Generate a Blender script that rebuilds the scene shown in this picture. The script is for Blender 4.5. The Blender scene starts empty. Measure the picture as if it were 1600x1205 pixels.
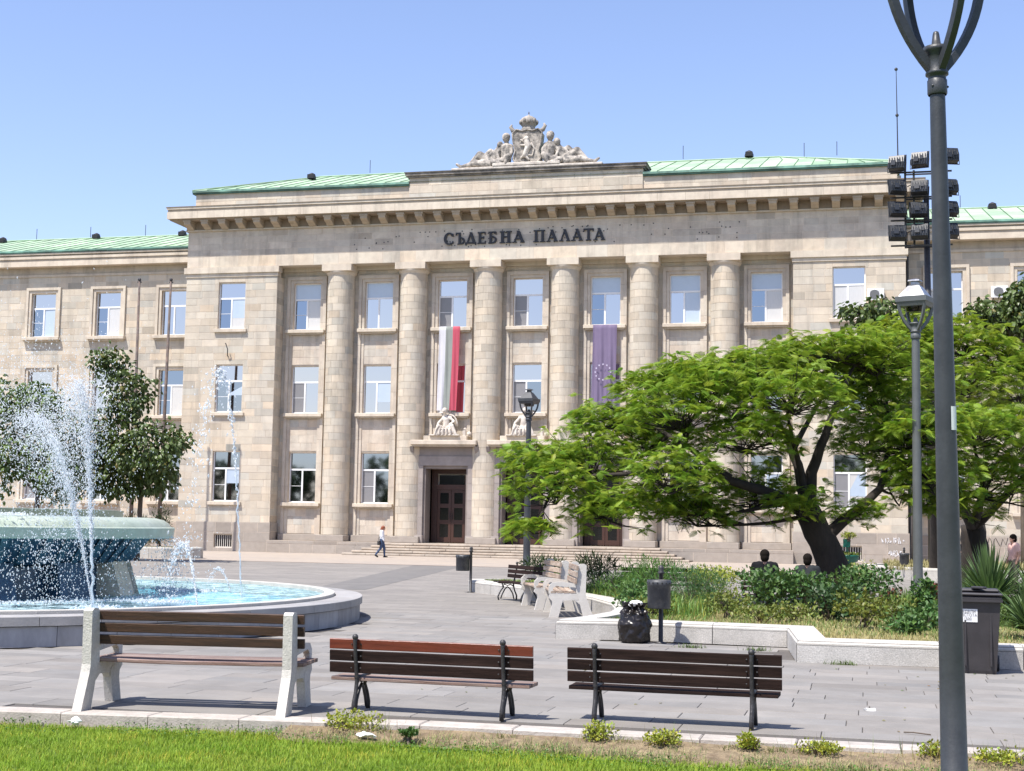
import bpy, math, random
import numpy as np
from math import sin, cos, pi, radians, atan2, hypot, sqrt
from mathutils import Vector, Matrix, noise

random.seed(7)
rng = np.random.default_rng(7)
S = bpy.context.scene
COL = S.collection

# ------------------------------------------------------------------ camera, sky, sun, exposure
EYE = 1.72
cam_d = bpy.data.cameras.new('camera')
cam = bpy.data.objects.new('camera', cam_d)
COL.objects.link(cam)
_r = Vector((0.97108717, 0.23813182, 0.01682106))
_u = Vector((0.00661797, -0.09728863, 0.99523421))
_f = Vector((-0.23863343, 0.96634785, 0.09605169))
cam.matrix_world = Matrix(((_r.x, _u.x, -_f.x, 0.0), (_r.y, _u.y, -_f.y, 0.0), (_r.z, _u.z, -_f.z, EYE), (0, 0, 0, 1)))
cam_d.sensor_width = 36.0
cam_d.lens = 50.914
cam_d.clip_start = 0.1
cam_d.clip_end = 3000
S.camera = cam

SUN = Vector((-0.28, -0.444, 1.0)).normalized()
world = bpy.data.worlds.new('World')
S.world = world
world.use_nodes = True
wn = world.node_tree
bg = wn.nodes['Background']
sky = wn.nodes.new('ShaderNodeTexSky')
sky.sky_type = 'NISHITA'
sky.sun_disc = False
sky.sun_elevation = math.asin(SUN.z)
sky.sun_rotation = atan2(SUN.x, SUN.y)
sky.altitude = 0
sky.air_density = 1.0
sky.dust_density = 0.6
sky.ozone_density = 3.0
bal = wn.nodes.new('ShaderNodeVectorMath'); bal.operation = 'MULTIPLY'; bal.inputs[1].default_value = (1.10, 0.98, 1.03)
wn.links.new(sky.outputs[0], bal.inputs[0]); wn.links.new(bal.outputs[0], bg.inputs[0])
bg.inputs[1].default_value = 0.15
sun_d = bpy.data.lights.new('sun', 'SUN')
sun_d.energy = 4.9
sun_d.angle = radians(0.53)
sun_d.color = (1.0, 0.955, 0.89)
sun = bpy.data.objects.new('sun', sun_d)
sun.rotation_euler = SUN.to_track_quat('Z', 'Y').to_euler()
sun.location = (0, 0, 60)
COL.objects.link(sun)
S.view_settings.view_transform = 'Standard'
S.view_settings.look = 'None'
S.view_settings.gamma = 1.0
S.view_settings.exposure = 0.62
S.view_settings.use_curve_mapping = False
S.cycles.max_bounces = 8
S.cycles.transparent_max_bounces = 16
S.cycles.diffuse_bounces = 4
S.cycles.caustics_reflective = False
S.cycles.caustics_refractive = False

# ------------------------------------------------------------------ helpers
def rgb(h):
    h = h.lstrip('#')
    c = [int(h[i:i + 2], 16) / 255 for i in (0, 2, 4)]
    return tuple((x / 12.92 if x <= 0.04045 else ((x + 0.055) / 1.055) ** 2.4) for x in c)

def mat(name, col, rough=0.7, var=0.12, scale=3.0, bump=0.0, bscale=None, metal=0.0, spec=0.5,
        col2=None, mixscale=None, mixw=0.15, coat=0.0, trans=0.0, detail=5.0, coords='pos', stretch=None, streak=0):
    m = bpy.data.materials.new(name)
    m.use_nodes = True
    n = m.node_tree
    L = n.links.new
    P = n.nodes['Principled BSDF']
    if coords == 'pos':
        g = n.nodes.new('ShaderNodeNewGeometry'); vec = g.outputs['Position']
    else:
        g = n.nodes.new('ShaderNodeTexCoord'); vec = g.outputs['Object']
    if stretch:
        mp = n.nodes.new('ShaderNodeMapping'); mp.inputs['Scale'].default_value = stretch
        L(vec, mp.inputs['Vector']); vec = mp.outputs['Vector']
    nz = n.nodes.new('ShaderNodeTexNoise')
    nz.inputs['Scale'].default_value = scale
    nz.inputs['Detail'].default_value = detail
    nz.inputs['Roughness'].default_value = 0.62
    L(vec, nz.inputs['Vector'])
    mr = n.nodes.new('ShaderNodeMapRange')
    mr.inputs['From Min'].default_value = 0.3
    mr.inputs['From Max'].default_value = 0.7
    mr.inputs['To Min'].default_value = 1 - var
    mr.inputs['To Max'].default_value = 1 + var
    L(nz.outputs[0], mr.inputs['Value'])
    at = n.nodes.new('ShaderNodeAttribute'); at.attribute_name = 'tint'
    m1 = n.nodes.new('ShaderNodeVectorMath'); m1.operation = 'MULTIPLY'
    if col2:
        n2 = n.nodes.new('ShaderNodeTexNoise'); n2.inputs['Scale'].default_value = mixscale or scale * 0.25
        n2.inputs['Detail'].default_value = 6; n2.inputs['Roughness'].default_value = 0.7
        L(vec, n2.inputs['Vector'])
        r2 = n.nodes.new('ShaderNodeMapRange')
        r2.inputs['From Min'].default_value = 0.5 - mixw; r2.inputs['From Max'].default_value = 0.5 + mixw
        L(n2.outputs[0], r2.inputs['Value'])
        mx = n.nodes.new('ShaderNodeMix'); mx.data_type = 'RGBA'
        mx.inputs['A'].default_value = (*col, 1); mx.inputs['B'].default_value = (*col2, 1)
        L(r2.outputs[0], mx.inputs['Factor'])
        L(mx.outputs['Result'], m1.inputs[0])
    else:
        m1.inputs[0].default_value = col
    L(at.outputs['Color'], m1.inputs[1])
    m2 = n.nodes.new('ShaderNodeVectorMath'); m2.operation = 'SCALE'
    if streak:      # rain streaks and soot running down the wall
        ms_ = n.nodes.new('ShaderNodeMapping'); ms_.inputs['Scale'].default_value = (1.6, 1.6, 0.16)
        L(vec, ms_.inputs['Vector'])
        ns_ = n.nodes.new('ShaderNodeTexNoise'); ns_.inputs['Scale'].default_value = 1.0; ns_.inputs['Detail'].default_value = 8; ns_.inputs['Roughness'].default_value = 0.7
        L(ms_.outputs['Vector'], ns_.inputs['Vector'])
        rs_ = n.nodes.new('ShaderNodeMapRange'); rs_.inputs['From Min'].default_value = 0.50; rs_.inputs['From Max'].default_value = 0.68
        rs_.inputs['To Min'].default_value = 1.0; rs_.inputs['To Max'].default_value = 1.0 - streak
        L(ns_.outputs[0], rs_.inputs['Value'])
        mm_ = n.nodes.new('ShaderNodeMath'); mm_.operation = 'MULTIPLY'
        L(mr.outputs[0], mm_.inputs[0]); L(rs_.outputs[0], mm_.inputs[1])
        mr = mm_
    L(m1.outputs[0], m2.inputs[0]); L(mr.outputs[0], m2.inputs['Scale'])
    L(m2.outputs[0], P.inputs['Base Color'])
    P.inputs['Roughness'].default_value = rough
    P.inputs['Metallic'].default_value = metal
    P.inputs['Specular IOR Level'].default_value = spec
    P.inputs['Coat Weight'].default_value = coat
    if trans:
        tr = n.nodes.new('ShaderNodeBsdfTranslucent')
        L(m2.outputs[0], tr.inputs['Color'])
        ms = n.nodes.new('ShaderNodeMixShader'); ms.inputs[0].default_value = trans
        L(P.outputs[0], ms.inputs[1]); L(tr.outputs[0], ms.inputs[2])
        L(ms.outputs[0], n.nodes['Material Output'].inputs['Surface'])
    if bump:
        nb = n.nodes.new('ShaderNodeTexNoise'); nb.inputs['Scale'].default_value = bscale or scale * 6
        nb.inputs['Detail'].default_value = 6
        L(vec, nb.inputs['Vector'])
        b = n.nodes.new('ShaderNodeBump'); b.inputs['Strength'].default_value = bump
        b.inputs['Distance'].default_value = 0.02
        L(nb.outputs[0], b.inputs['Height']); L(b.outputs[0], P.inputs['Normal'])
    return m

def tag(o, label=None, cat=None, group=None, kind=None):
    if label: o['label'] = label
    if cat: o['category'] = cat
    if group: o['group'] = group
    if kind: o['kind'] = kind
    return o

def empty(name, loc=(0, 0, 0), rz=0.0, label=None, cat=None, group=None):
    o = bpy.data.objects.new(name, None)
    o.location = loc; o.rotation_euler = (0, 0, rz)
    o.empty_display_size = 0.2
    COL.objects.link(o)
    return tag(o, label, cat, group)

def wloc(o):
    v = Vector((0, 0, 0))
    while o is not None:
        v += o.location
        o = o.parent
    return v

class MB:
    """collects verts, faces and a tint per vertex"""
    def __init__(s):
        s.v = []; s.f = []; s.t = []; s.m = []; s.sm = []
        s.tint = (1, 1, 1); s.mi = 0; s.smooth = False; s.M = None
    def add(s, vs, fs):
        b = len(s.v)
        if s.M is not None:
            vs = [tuple(s.M @ Vector(p)) for p in vs]
        s.v.extend(vs); s.t.extend([s.tint] * len(vs))
        for f in fs:
            s.f.append(tuple(b + i for i in f)); s.m.append(s.mi); s.sm.append(s.smooth)
        return s
    def box(s, x0, x1, y0, y1, z0, z1):
        s.add([(x0, y0, z0), (x1, y0, z0), (x1, y1, z0), (x0, y1, z0), (x0, y0, z1), (x1, y0, z1), (x1, y1, z1), (x0, y1, z1)],
              [(0, 3, 2, 1), (4, 5, 6, 7), (0, 1, 5, 4), (1, 2, 6, 5), (2, 3, 7, 6), (3, 0, 4, 7)])
        return s
    def bbox(s, x0, x1, y0, y1, z0, z1, b=0.01):
        """box with chamfered edges"""
        vs = []; idx = {}
        for i, x in enumerate((x0, x1)):
            for j, y in enumerate((y0, y1)):
                for k, z in enumerate((z0, z1)):
                    sx = b if i == 0 else -b; sy = b if j == 0 else -b; sz = b if k == 0 else -b
                    idx[i, j, k, 0] = len(vs); vs.append((x, y + sy, z + sz))
                    idx[i, j, k, 1] = len(vs); vs.append((x + sx, y, z + sz))
                    idx[i, j, k, 2] = len(vs); vs.append((x + sx, y + sy, z))
        I = idx; fs = []
        q = [(0, 0), (1, 0), (1, 1), (0, 1)]
        for i in (0, 1):
            fs.append([I[i, a, c, 0] for a, c in (q if i else q[::-1])])
            fs.append([I[a, i, c, 1] for a, c in (q[::-1] if i else q)])
            fs.append([I[a, c, i, 2] for a, c in (q if i else q[::-1])])
            for k in (0, 1):
                f1 = [I[i, k, 0, 0], I[i, k, 0, 1], I[i, k, 1, 1], I[i, k, 1, 0]]
                f2 = [I[i, 0, k, 0], I[i, 0, k, 2], I[i, 1, k, 2], I[i, 1, k, 0]]
                f3 = [I[0, i, k, 1], I[0, i, k, 2], I[1, i, k, 2], I[1, i, k, 1]]
                fs.append(f1 if (i + k) % 2 == 0 else f1[::-1])
                fs.append(f2 if (i + k) % 2 else f2[::-1])
                fs.append(f3 if (i + k) % 2 == 0 else f3[::-1])
                for l in (0, 1):
                    t = [I[i, k, l, 0], I[i, k, l, 1], I[i, k, l, 2]]
                    fs.append(t if (i + k + l) % 2 else t[::-1])
        return s.add(vs, fs)
    def quad(s, a, b, c, d):
        return s.add([a, b, c, d], [(0, 1, 2, 3)])
    def prism(s, poly, z0, z1):
        n = len(poly)
        s.add([(x, y, z0) for x, y in poly] + [(x, y, z1) for x, y in poly],
              [tuple(range(n))[::-1], tuple(range(n, 2 * n))] + [(i, (i + 1) % n, n + (i + 1) % n, n + i) for i in range(n)])
        return s
    def prism_x(s, poly, x0, x1):
        """poly in (y,z), extruded along x"""
        n = len(poly)
        s.add([(x0, y, z) for y, z in poly] + [(x1, y, z) for y, z in poly],
              [tuple(range(n))[::-1], tuple(range(n, 2 * n))] + [(i, (i + 1) % n, n + (i + 1) % n, n + i) for i in range(n)])
        return s
    def prism_y(s, poly, y0, y1):
        """poly in (x,z), extruded along y"""
        n = len(poly)
        s.add([(x, y0, z) for x, z in poly] + [(x, y1, z) for x, z in poly],
              [tuple(range(n)), tuple(range(n, 2 * n))[::-1]] + [(i, n + i, n + (i + 1) % n, (i + 1) % n) for i in range(n)])
        return s
    def tube(s, pts, rad, n=8, cap=True, sx=1.0):
        pts = [Vector(p) for p in pts]
        if not hasattr(rad, '__len__'): rad = [rad] * len(pts)
        vs = []; fs = []
        up = Vector((0, 0, 1))
        d0 = (pts[1] - pts[0]).normalized()
        ref = up if abs(d0.z) < 0.9 else Vector((1, 0, 0))
        a = d0.cross(ref).normalized()
        for i, p in enumerate(pts):
            d = ((pts[min(i + 1, len(pts) - 1)] - pts[max(i - 1, 0)])).normalized()
            a = (a - d * a.dot(d)).normalized()
            b = d.cross(a)
            for k in range(n):
                t = 2 * pi * k / n
                vs.append(tuple(p + (a * cos(t) * sx + b * sin(t)) * rad[i]))
        for i in range(len(pts) - 1):
            for k in range(n):
                fs.append((i * n + k, i * n + (k + 1) % n, (i + 1) * n + (k + 1) % n, (i + 1) * n + k))
        if cap:
            fs.append(tuple(range(n))[::-1]); fs.append(tuple((len(pts) - 1) * n + k for k in range(n)))
        return s.add(vs, fs)
    def lathe(s, prof, n=24, c=(0, 0, 0), a0=0.0, a1=2 * pi, sq=None):
        full = abs(a1 - a0 - 2 * pi) < 1e-6
        m = n if full else n + 1
        vs = []; fs = []
        for r, z in prof:
            for k in range(m):
                t = a0 + (a1 - a0) * k / n
                vs.append((c[0] + r * cos(t), c[1] + r * sin(t), c[2] + z))
        for i in range(len(prof) - 1):
            for k in range(n):
                k2 = (k + 1) % m
                fs.append((i * m + k, i * m + k2, (i + 1) * m + k2, (i + 1) * m + k))
        return s.add(vs, fs)
    def ball(s, c, r, n=10, m=6, scale=(1, 1, 1)):
        prof = [(sin(pi * i / m) * r + (1e-4 if i in (0, m) else 0), -cos(pi * i / m) * r) for i in range(m + 1)]
        vs = []; fs = []
        for rr, z in prof:
            for k in range(n):
                t = 2 * pi * k / n
                vs.append((c[0] + rr * cos(t) * scale[0], c[1] + rr * sin(t) * scale[1], c[2] + z * scale[2]))
        for i in range(m):
            for k in range(n):
                fs.append((i * n + k, i * n + (k + 1) % n, (i + 1) * n + (k + 1) % n, (i + 1) * n + k))
        return s.add(vs, fs)
    def mesh(s, name, mats, off=(0, 0, 0)):
        me = bpy.data.meshes.new(name)
        off = Vector(off)
        V = np.array(s.v, dtype=np.float32).reshape(-1, 3) - np.array(off, dtype=np.float32)
        me.from_pydata(V.tolist(), [], s.f)
        if not isinstance(mats, (list, tuple)): mats = [mats]
        for m in mats: me.materials.append(m)
        me.polygons.foreach_set('material_index', s.m)
        me.polygons.foreach_set('use_smooth', s.sm)
        a = me.color_attributes.new('tint', 'FLOAT_COLOR', 'POINT')
        T = np.ones((len(s.v), 4), dtype=np.float32); T[:, :3] = np.array(s.t, dtype=np.float32).reshape(-1, 3)
        a.data.foreach_set('color', T.ravel())
        me.update()
        return me
    def build(s, name, mats, parent=None, world=True, loc=(0, 0, 0)):
        """world=True: vertices are world coordinates (parent must be unrotated)"""
        off = wloc(parent) if (parent is not None and world) else (0, 0, 0)
        o = bpy.data.objects.new(name, s.mesh(name, mats, off))
        o.location = loc
        COL.objects.link(o)
        if parent is not None: o.parent = parent
        return o

def np_mesh(name, V, F, mat_, tint=None, parent=None, smooth=False):
    """V (n,3), F (m,k) arrays"""
    V = np.asarray(V, dtype=np.float32)
    off = np.array(wloc(parent) if parent is not None else (0, 0, 0), dtype=np.float32)
    V = V - off
    me = bpy.data.meshes.new(name)
    k = F.shape[1]
    me.vertices.add(len(V)); me.vertices.foreach_set('co', V.ravel())
    me.loops.add(F.size); me.loops.foreach_set('vertex_index', F.ravel().astype(np.int32))
    me.polygons.add(len(F))
    me.polygons.foreach_set('loop_start', np.arange(0, F.size, k, dtype=np.int32))
    me.polygons.foreach_set('use_smooth', np.full(len(F), smooth))
    me.materials.append(mat_)
    a = me.color_attributes.new('tint', 'FLOAT_COLOR', 'POINT')
    T = np.ones((len(V), 4), dtype=np.float32)
    if tint is not None: T[:, :3] = tint
    a.data.foreach_set('color', T.ravel())
    me.update(calc_edges=True)
    o = bpy.data.objects.new(name, me)
    COL.objects.link(o)
    if parent is not None: o.parent = parent
    return o

def scatter(name, tv, tf, pos, X, Y, Z, scale, tint, mat_, parent=None, kind=None):
    """instances template (tv,tf) into one mesh: pos (n,3), axes X,Y,Z (n,3), scale (n,), tint (n,3)"""
    n = len(pos); m = len(tv)
    sc = scale[:, None, None]
    V = pos[:, None, :] + sc * (tv[None, :, 0:1] * X[:, None, :] + tv[None, :, 1:2] * Y[:, None, :] + tv[None, :, 2:3] * Z[:, None, :])
    F = (tf[None] + (np.arange(n) * m)[:, None, None]).reshape(-1, tf.shape[1])
    T = np.repeat(tint, m, axis=0)
    o = np_mesh(name, V.reshape(-1, 3), F, mat_, T, parent)
    if kind: o['kind'] = kind
    return o

def norm(a):
    return a / np.maximum(np.linalg.norm(a, axis=-1, keepdims=True), 1e-9)

def frames(D, up=None, roll=None):
    """orthonormal frames with X along D"""
    X = norm(D)
    U = np.tile(np.array([0, 0, 1.0]), (len(D), 1)) if up is None else up
    Y = norm(np.cross(U, X)); Z = np.cross(X, Y)
    if roll is not None:
        c = np.cos(roll)[:, None]; s_ = np.sin(roll)[:, None]
        Y, Z = Y * c + Z * s_, Z * c - Y * s_
    return X, Y, Z

def copy_tree(o, parent=None):
    c = o.copy(); COL.objects.link(c); c.parent = parent
    for ch in list(o.children): copy_tree(ch, c)
    return c

def rt(v=0.08, warm=0.03):
    a = 1 + random.uniform(-v, v); w = random.uniform(-warm, warm)
    return (a * (1 + w), a, a * (1 - w))

# ------------------------------------------------------------------ materials
LIME = mat('limestone', (0.56, 0.485, 0.375), 0.85, 0.08, 1.7, 0.25, 30, streak=.25, col2=(0.485, 0.43, 0.355), mixscale=0.5, mixw=0.2)
LIMEP = mat('limestone_panel', (0.565, 0.50, 0.41), 0.85, 0.12, 1.5, 0.25, 30, streak=.25, col2=(0.49, 0.42, 0.345), mixscale=1.1, mixw=0.12)
MORTAR = mat('mortar', (0.62, 0.53, 0.43), 0.9, 0.08, 3)
TRIM = mat('limestone_trim', (0.595, 0.525, 0.42), 0.8, 0.10, 2.5, 0.2, 30, streak=.28, col2=(0.53, 0.45, 0.36), mixscale=0.6, mixw=0.15)
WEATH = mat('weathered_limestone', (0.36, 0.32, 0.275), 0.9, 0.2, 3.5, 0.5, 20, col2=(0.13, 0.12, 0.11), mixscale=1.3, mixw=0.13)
GREYST = mat('grey_base_stone', (0.34, 0.295, 0.25), 0.85, 0.10, 3, 0.3, 25)
GREYJ = mat('grey_stone_joint', (0.22, 0.20, 0.18), 0.9, 0.08, 3)
DOORST = mat('door_surround_stone', (0.33, 0.285, 0.255), 0.8, 0.10, 2.5, 0.2, 25, col2=(0.27, 0.235, 0.215), mixscale=0.9)
COPPER = mat('patinated_copper', (0.28, 0.40, 0.26), 0.8, 0.16, 0.8, 0.1, 8, spec=.15, streak=.0, col2=(0.37, 0.46, 0.34), mixscale=0.35)
COPPERD = mat('dark_copper_gutter', (0.12, 0.26, 0.20), 0.6, 0.25, 1.5, col2=(0.05, 0.10, 0.08), mixscale=0.8)
PVC = mat('white_window_frame', (0.80, 0.80, 0.80), 0.35, 0.02)
IRON = mat('dark_cast_iron', (0.035, 0.033, 0.034), 0.5, 0.35, 12, 0.3, 40, spec=0.5)
POLE = mat('grey_painted_steel', (0.045, 0.048, 0.053), 0.45, 0.14, 2.5, 0.10, 50, col2=(0.032, 0.034, 0.038), mixscale=5, mixw=.08, spec=0.5)
POLE2 = mat('pale_grey_painted_steel', (.105, .112, .112), .5, .12, 3, .1, 40)
CONC = mat('washed_concrete', (0.58, 0.55, 0.50), 0.85, 0.08, 8, 0.4, 70, col2=(0.48, 0.455, 0.415), mixscale=45, mixw=0.08)
CONCW = mat('white_painted_concrete', (0.56, 0.53, 0.48), 0.75, 0.07, 6, 0.2, 40)
KERBM = mat('worn_kerb_stone', (0.46, 0.415, 0.37), .85, .15, 8, .3, 50, col2=(.36, .325, .285), mixscale=2.5)
WOODB = mat('brown_stained_wood', (0.058, 0.026, 0.012), 0.6, 0.5, 5, 0.25, 30, coords='obj', stretch=(0.6, 6, 9), col2=(0.04, 0.018, 0.009), mixscale=2.2)
WOODR = mat('red_brown_painted_wood', (0.13, 0.026, 0.014), 0.4, 0.25, 5, 0.15, 30, coords='obj', stretch=(0.6, 6, 9), col2=(0.14, 0.03, 0.015), mixscale=2.2)
WOODD = mat('weathered_dark_wood', (0.015, 0.009, 0.008), 0.8, 0.35, 5, 0.25, 30, coords='obj', stretch=(0.6, 6, 9), col2=(0.035, 0.02, 0.016), mixscale=2.0, spec=.12)
WOODS = mat('worn_seat_wood', (0.27, 0.20, 0.17), 0.6, 0.3, 5, 0.25, 30, coords='obj', stretch=(0.6, 6, 9), col2=(0.11, 0.055, 0.04), mixscale=1.2)
WOODP = mat('pale_peeling_wood', (0.46, 0.38, 0.30), 0.7, 0.25, 6, 0.25, 30, coords='obj', stretch=(0.8, 6, 9), col2=(0.27, 0.18, 0.13), mixscale=2.0)
GRAN = mat('granite', (0.50, 0.475, 0.435), 0.75, 0.25, 60, 0.4, 90, col2=(0.40, 0.38, 0.345), mixscale=3)
GRANC = mat('granite_coping', (0.50, 0.475, 0.43), 0.8, 0.14, 50, 0.3, 80, col2=(.43, .41, .37), mixscale=2.5)
SLAB = mat('paving_slab', (0.245, 0.227, 0.206), 0.85, 0.10, 2.2, 0.15, 60, spec=.3, col2=(0.205, 0.193, 0.178), mixscale=0.8)
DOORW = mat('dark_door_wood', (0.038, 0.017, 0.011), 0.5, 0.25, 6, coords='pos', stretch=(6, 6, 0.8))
BLACK = mat('black_glass', (0.006, 0.006, 0.007), 0.15, 0.0)
LETTER = mat('black_letter_paint', (0.018, 0.018, 0.022), 0.5, 0.1)
BARK = mat('dark_bark', (0.030, 0.023, 0.018), 0.9, 0.35, 6, 0.8, 18, stretch=(1, 1, 0.3))
BARKG = mat('brown_bark', (0.11, 0.085, 0.065), 0.9, 0.3, 6, 0.8, 18, stretch=(1, 1, 0.3))
LEAFA = mat('feathery_leaf', (0.22, 0.325, 0.030), 0.5, 0.10, 1.5, trans=0.40, spec=0.3)
LEAFC = mat('broad_leaf', (0.085, 0.125, 0.03), 0.42, 0.12, 1.5, trans=0.22, spec=0.5)
LEAFS = mat('shrub_leaf', (0.10, 0.155, 0.035), 0.5, 0.12, 3, trans=0.22, spec=0.4)
GRASSM = mat('lawn_grass', (0.20, 0.33, 0.03), 0.5, 0.12, 2, trans=0.38, spec=0.2, col2=(0.31, 0.41, 0.05), mixscale=1.4)
DRYM = mat('dry_grass', (0.38, 0.34, 0.16), 0.7, 0.12, 2, trans=0.2, spec=0.2)
SOIL = mat('dry_soil', (0.15, 0.105, 0.062), 0.95, 0.35, 12, 0.9, 40, col2=(0.26, 0.20, 0.12), mixscale=5)
TURF = mat('turf_soil', (0.09, 0.14, 0.02), 0.95, 0.3, 8, 0.5, 30)
BEDM = mat('planted_bed_soil', (0.20, 0.20, 0.08), 0.95, 0.3, 6, 0.6, 20, col2=(0.30, 0.24, 0.12), mixscale=1.5)
FOAM = mat('white_water', (0.90, 0.92, 0.94), 0.2, 0.02, 4, trans=0.35, spec=0.4)
FOAM.node_tree.nodes['Principled BSDF'].inputs['Alpha'].default_value = .45
TILEB = mat('pool_blue', (0.30, 0.49, 0.56), 0.4, 0.3, 3, col2=(0.45, 0.64, 0.68), mixscale=1.6)
BOWL = mat('green_grey_terrazzo', (0.36, 0.42, 0.33), 0.35, 0.12, 5, 0.05, 30, col2=(0.42, 0.46, 0.38), mixscale=1.0)
MOSA = mat('wet_blue_mosaic', (0.018, 0.055, 0.105), 0.35, 0.35, 7, 0.1, 30, col2=(0.03, 0.075, 0.125), mixscale=2.2, spec=0.6)
TANST = mat('tan_wet_stone', (0.68, 0.58, 0.46), 0.5, 0.2, 6, 0.3, 30)
LEDGE = mat('fountain_ledge_stone', (0.36, 0.34, 0.32), 0.7, 0.14, 3, 0.15, 40, col2=(0.30, 0.295, 0.29), mixscale=1.0)
BASINW = mat('fountain_wall_stone', (0.34, 0.335, 0.34), 0.7, 0.2, 3, 0.2, 30, col2=(0.24, 0.24, 0.25), mixscale=1.6, stretch=(1, 1, 0.4))
PLAST = mat('grey_plastic', (0.040, 0.036, 0.038), 0.45, 0.18, 5, 0.05, 30)
BAG = mat('black_bin_liner', (0.012, 0.009, 0.008), 0.3, 0.2, 5, spec=0.45)
PAPER = mat('white_paper', (0.80, 0.80, 0.78), 0.8, 0.04)
STATUE = mat('white_statue_stone', (0.66, 0.60, 0.52), 0.8, 0.12, 5, 0.35, 25, col2=(0.42, 0.37, 0.32), mixscale=3, mixw=0.12)

def glass(name, refl, rough=0.03):
    m = bpy.data.materials.new(name); m.use_nodes = True
    P = m.node_tree.nodes['Principled BSDF']
    P.inputs['Base Color'].default_value = (*refl, 1)
    P.inputs['Metallic'].default_value = 1.0
    P.inputs['Roughness'].default_value = rough
    return m
GLASS = glass('reflective_window_glass', (0.50, 0.475, 0.46))
GLASSD = glass('dark_window_glass', (0.26, 0.29, 0.33))
CURTAIN = mat('white_curtain_behind_glass', (.55, .54, .52), .15, .1, 12, spec=.9, stretch=(8, 8, .2))
SCREEN = mat('grey_insect_screen', (0.21, 0.205, 0.21), 0.4, 0.05, spec=0.8)
BLIND = mat('pale_window_blind', (0.42, 0.50, 0.60), 0.25, 0.03, spec=0.9, coat=0.6)
# ------------------------------------------------------------------ ground
D = 75.69            # front plane of the courthouse
KERB = [(-12.0, 11.30), (-7.69, 11.92), (-4.74, 12.25), (-3.9, 12.40), (1.19, 12.46), (6.0, 12.5)]
def kerb_y(x):
    for (a, b), (c, d) in zip(KERB, KERB[1:]):
        if x <= c: return b + (d - b) * (x - a) / (c - a)
    return KERB[-1][1]

def brick_mat():
    m = mat('far_paving', (0.245, 0.227, 0.206), 0.85, 0.08, 1.2, 0.0, spec=.3, col2=(0.21, 0.197, 0.181), mixscale=0.35)
    n = m.node_tree; L = n.links.new
    P = n.nodes['Principled BSDF']
    src = P.inputs['Base Color'].links[0].from_socket
    g = n.nodes.new('ShaderNodeNewGeometry')
    b = n.nodes.new('ShaderNodeTexBrick')
    b.offset = 0.37; b.inputs['Scale'].default_value = 1.0
    b.inputs['Brick Width'].default_value = 0.93; b.inputs['Row Height'].default_value = 0.42
    b.inputs['Mortar Size'].default_value = 0.008; b.inputs['Mortar Smooth'].default_value = 0.2
    b.inputs['Color1'].default_value = (1.10, 1.09, 1.07, 1); b.inputs['Color2'].default_value = (0.88, 0.87, 0.87, 1)
    b.inputs['Mortar'].default_value = (0.6, 0.58, 0.56, 1); b.inputs['Bias'].default_value = 0.0
    L(g.outputs['Position'], b.inputs['Vector'])
    mu = n.nodes.new('ShaderNodeVectorMath'); mu.operation = 'MULTIPLY'
    L(src, mu.inputs[0]); L(b.outputs['Color'], mu.inputs[1])
    L(mu.outputs[0], P.inputs['Base Color'])
    return m
FARP = brick_mat()
LIGHTP = mat('pale_sidewalk', (0.37, 0.31, 0.25), 0.85, 0.08, 2, col2=(0.32, 0.275, 0.235), mixscale=0.4)

gnd = MB(); gnd.box(-900, 900, -400, 1500, -1.0, -0.13)
tag(gnd.build('ground', TURF), 'wide ground around the square', kind='structure')
NEARY = 27.0
pl = MB()
pl.box(-120, 120, NEARY, 160, -0.12, 0.0)
tag(pl.build('plaza', FARP), 'pale grey stone paved square', kind='structure')
jb = MB(); jb.tint = (0.5, 0.48, 0.47)
_kp = [(-60, 8.0), (-12, 11.2), (-7.69, 11.82), (-4.74, 12.15), (-3.9, 12.30), (1.19, 12.36), (6, 12.4), (40, 12.5)]
jb.add([(x, y, -0.014) for x, y in _kp] + [(40, NEARY, -0.014), (-60, NEARY, -0.014)], [tuple(range(10))])
paved = tag(jb.build('pavement', SLAB), 'pale grey stone paving behind the front benches', kind='structure')
# near paving slabs, each its own piece
FC = (-16.0, 22.7)
def in_bed(x, y):
    if x > -1.1: return y > 19.9
    if x > -4.4: return y > 21.9
    return False
slabs = []
row = 0; y = 11.72
while y < NEARY - 0.1:
    h = random.choice((0.36, 0.42, 0.46, 0.40))
    if y + h > NEARY: h = NEARY - y
    x = -18 + random.uniform(0, 0.6)
    x_end = 6.0
    while x < x_end:
        w = random.choice((0.7, 0.9, 1.05, 1.2, 1.45)) * random.uniform(0.95, 1.05)
        cx = x + w / 2; cy = y + h / 2
        ok = cy > kerb_y(cx) + 0.02 and not in_bed(cx, cy) and hypot(cx - FC[0], cy - FC[1]) > 7.2
        dd = cx * _f.x + cy * _f.y; uu = (cx * _r.x + cy * _r.y) / max(dd, .1)
        if ok and abs(uu) < 0.42:
            y0 = max(y, kerb_y(cx) + 0.012)
            slabs.append((x, x + w, y0, y + h, dd))
        x += w
    y += h
slabs.sort(key=lambda s: s[4] / ((s[1] - s[0])))
rest = MB()
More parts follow.
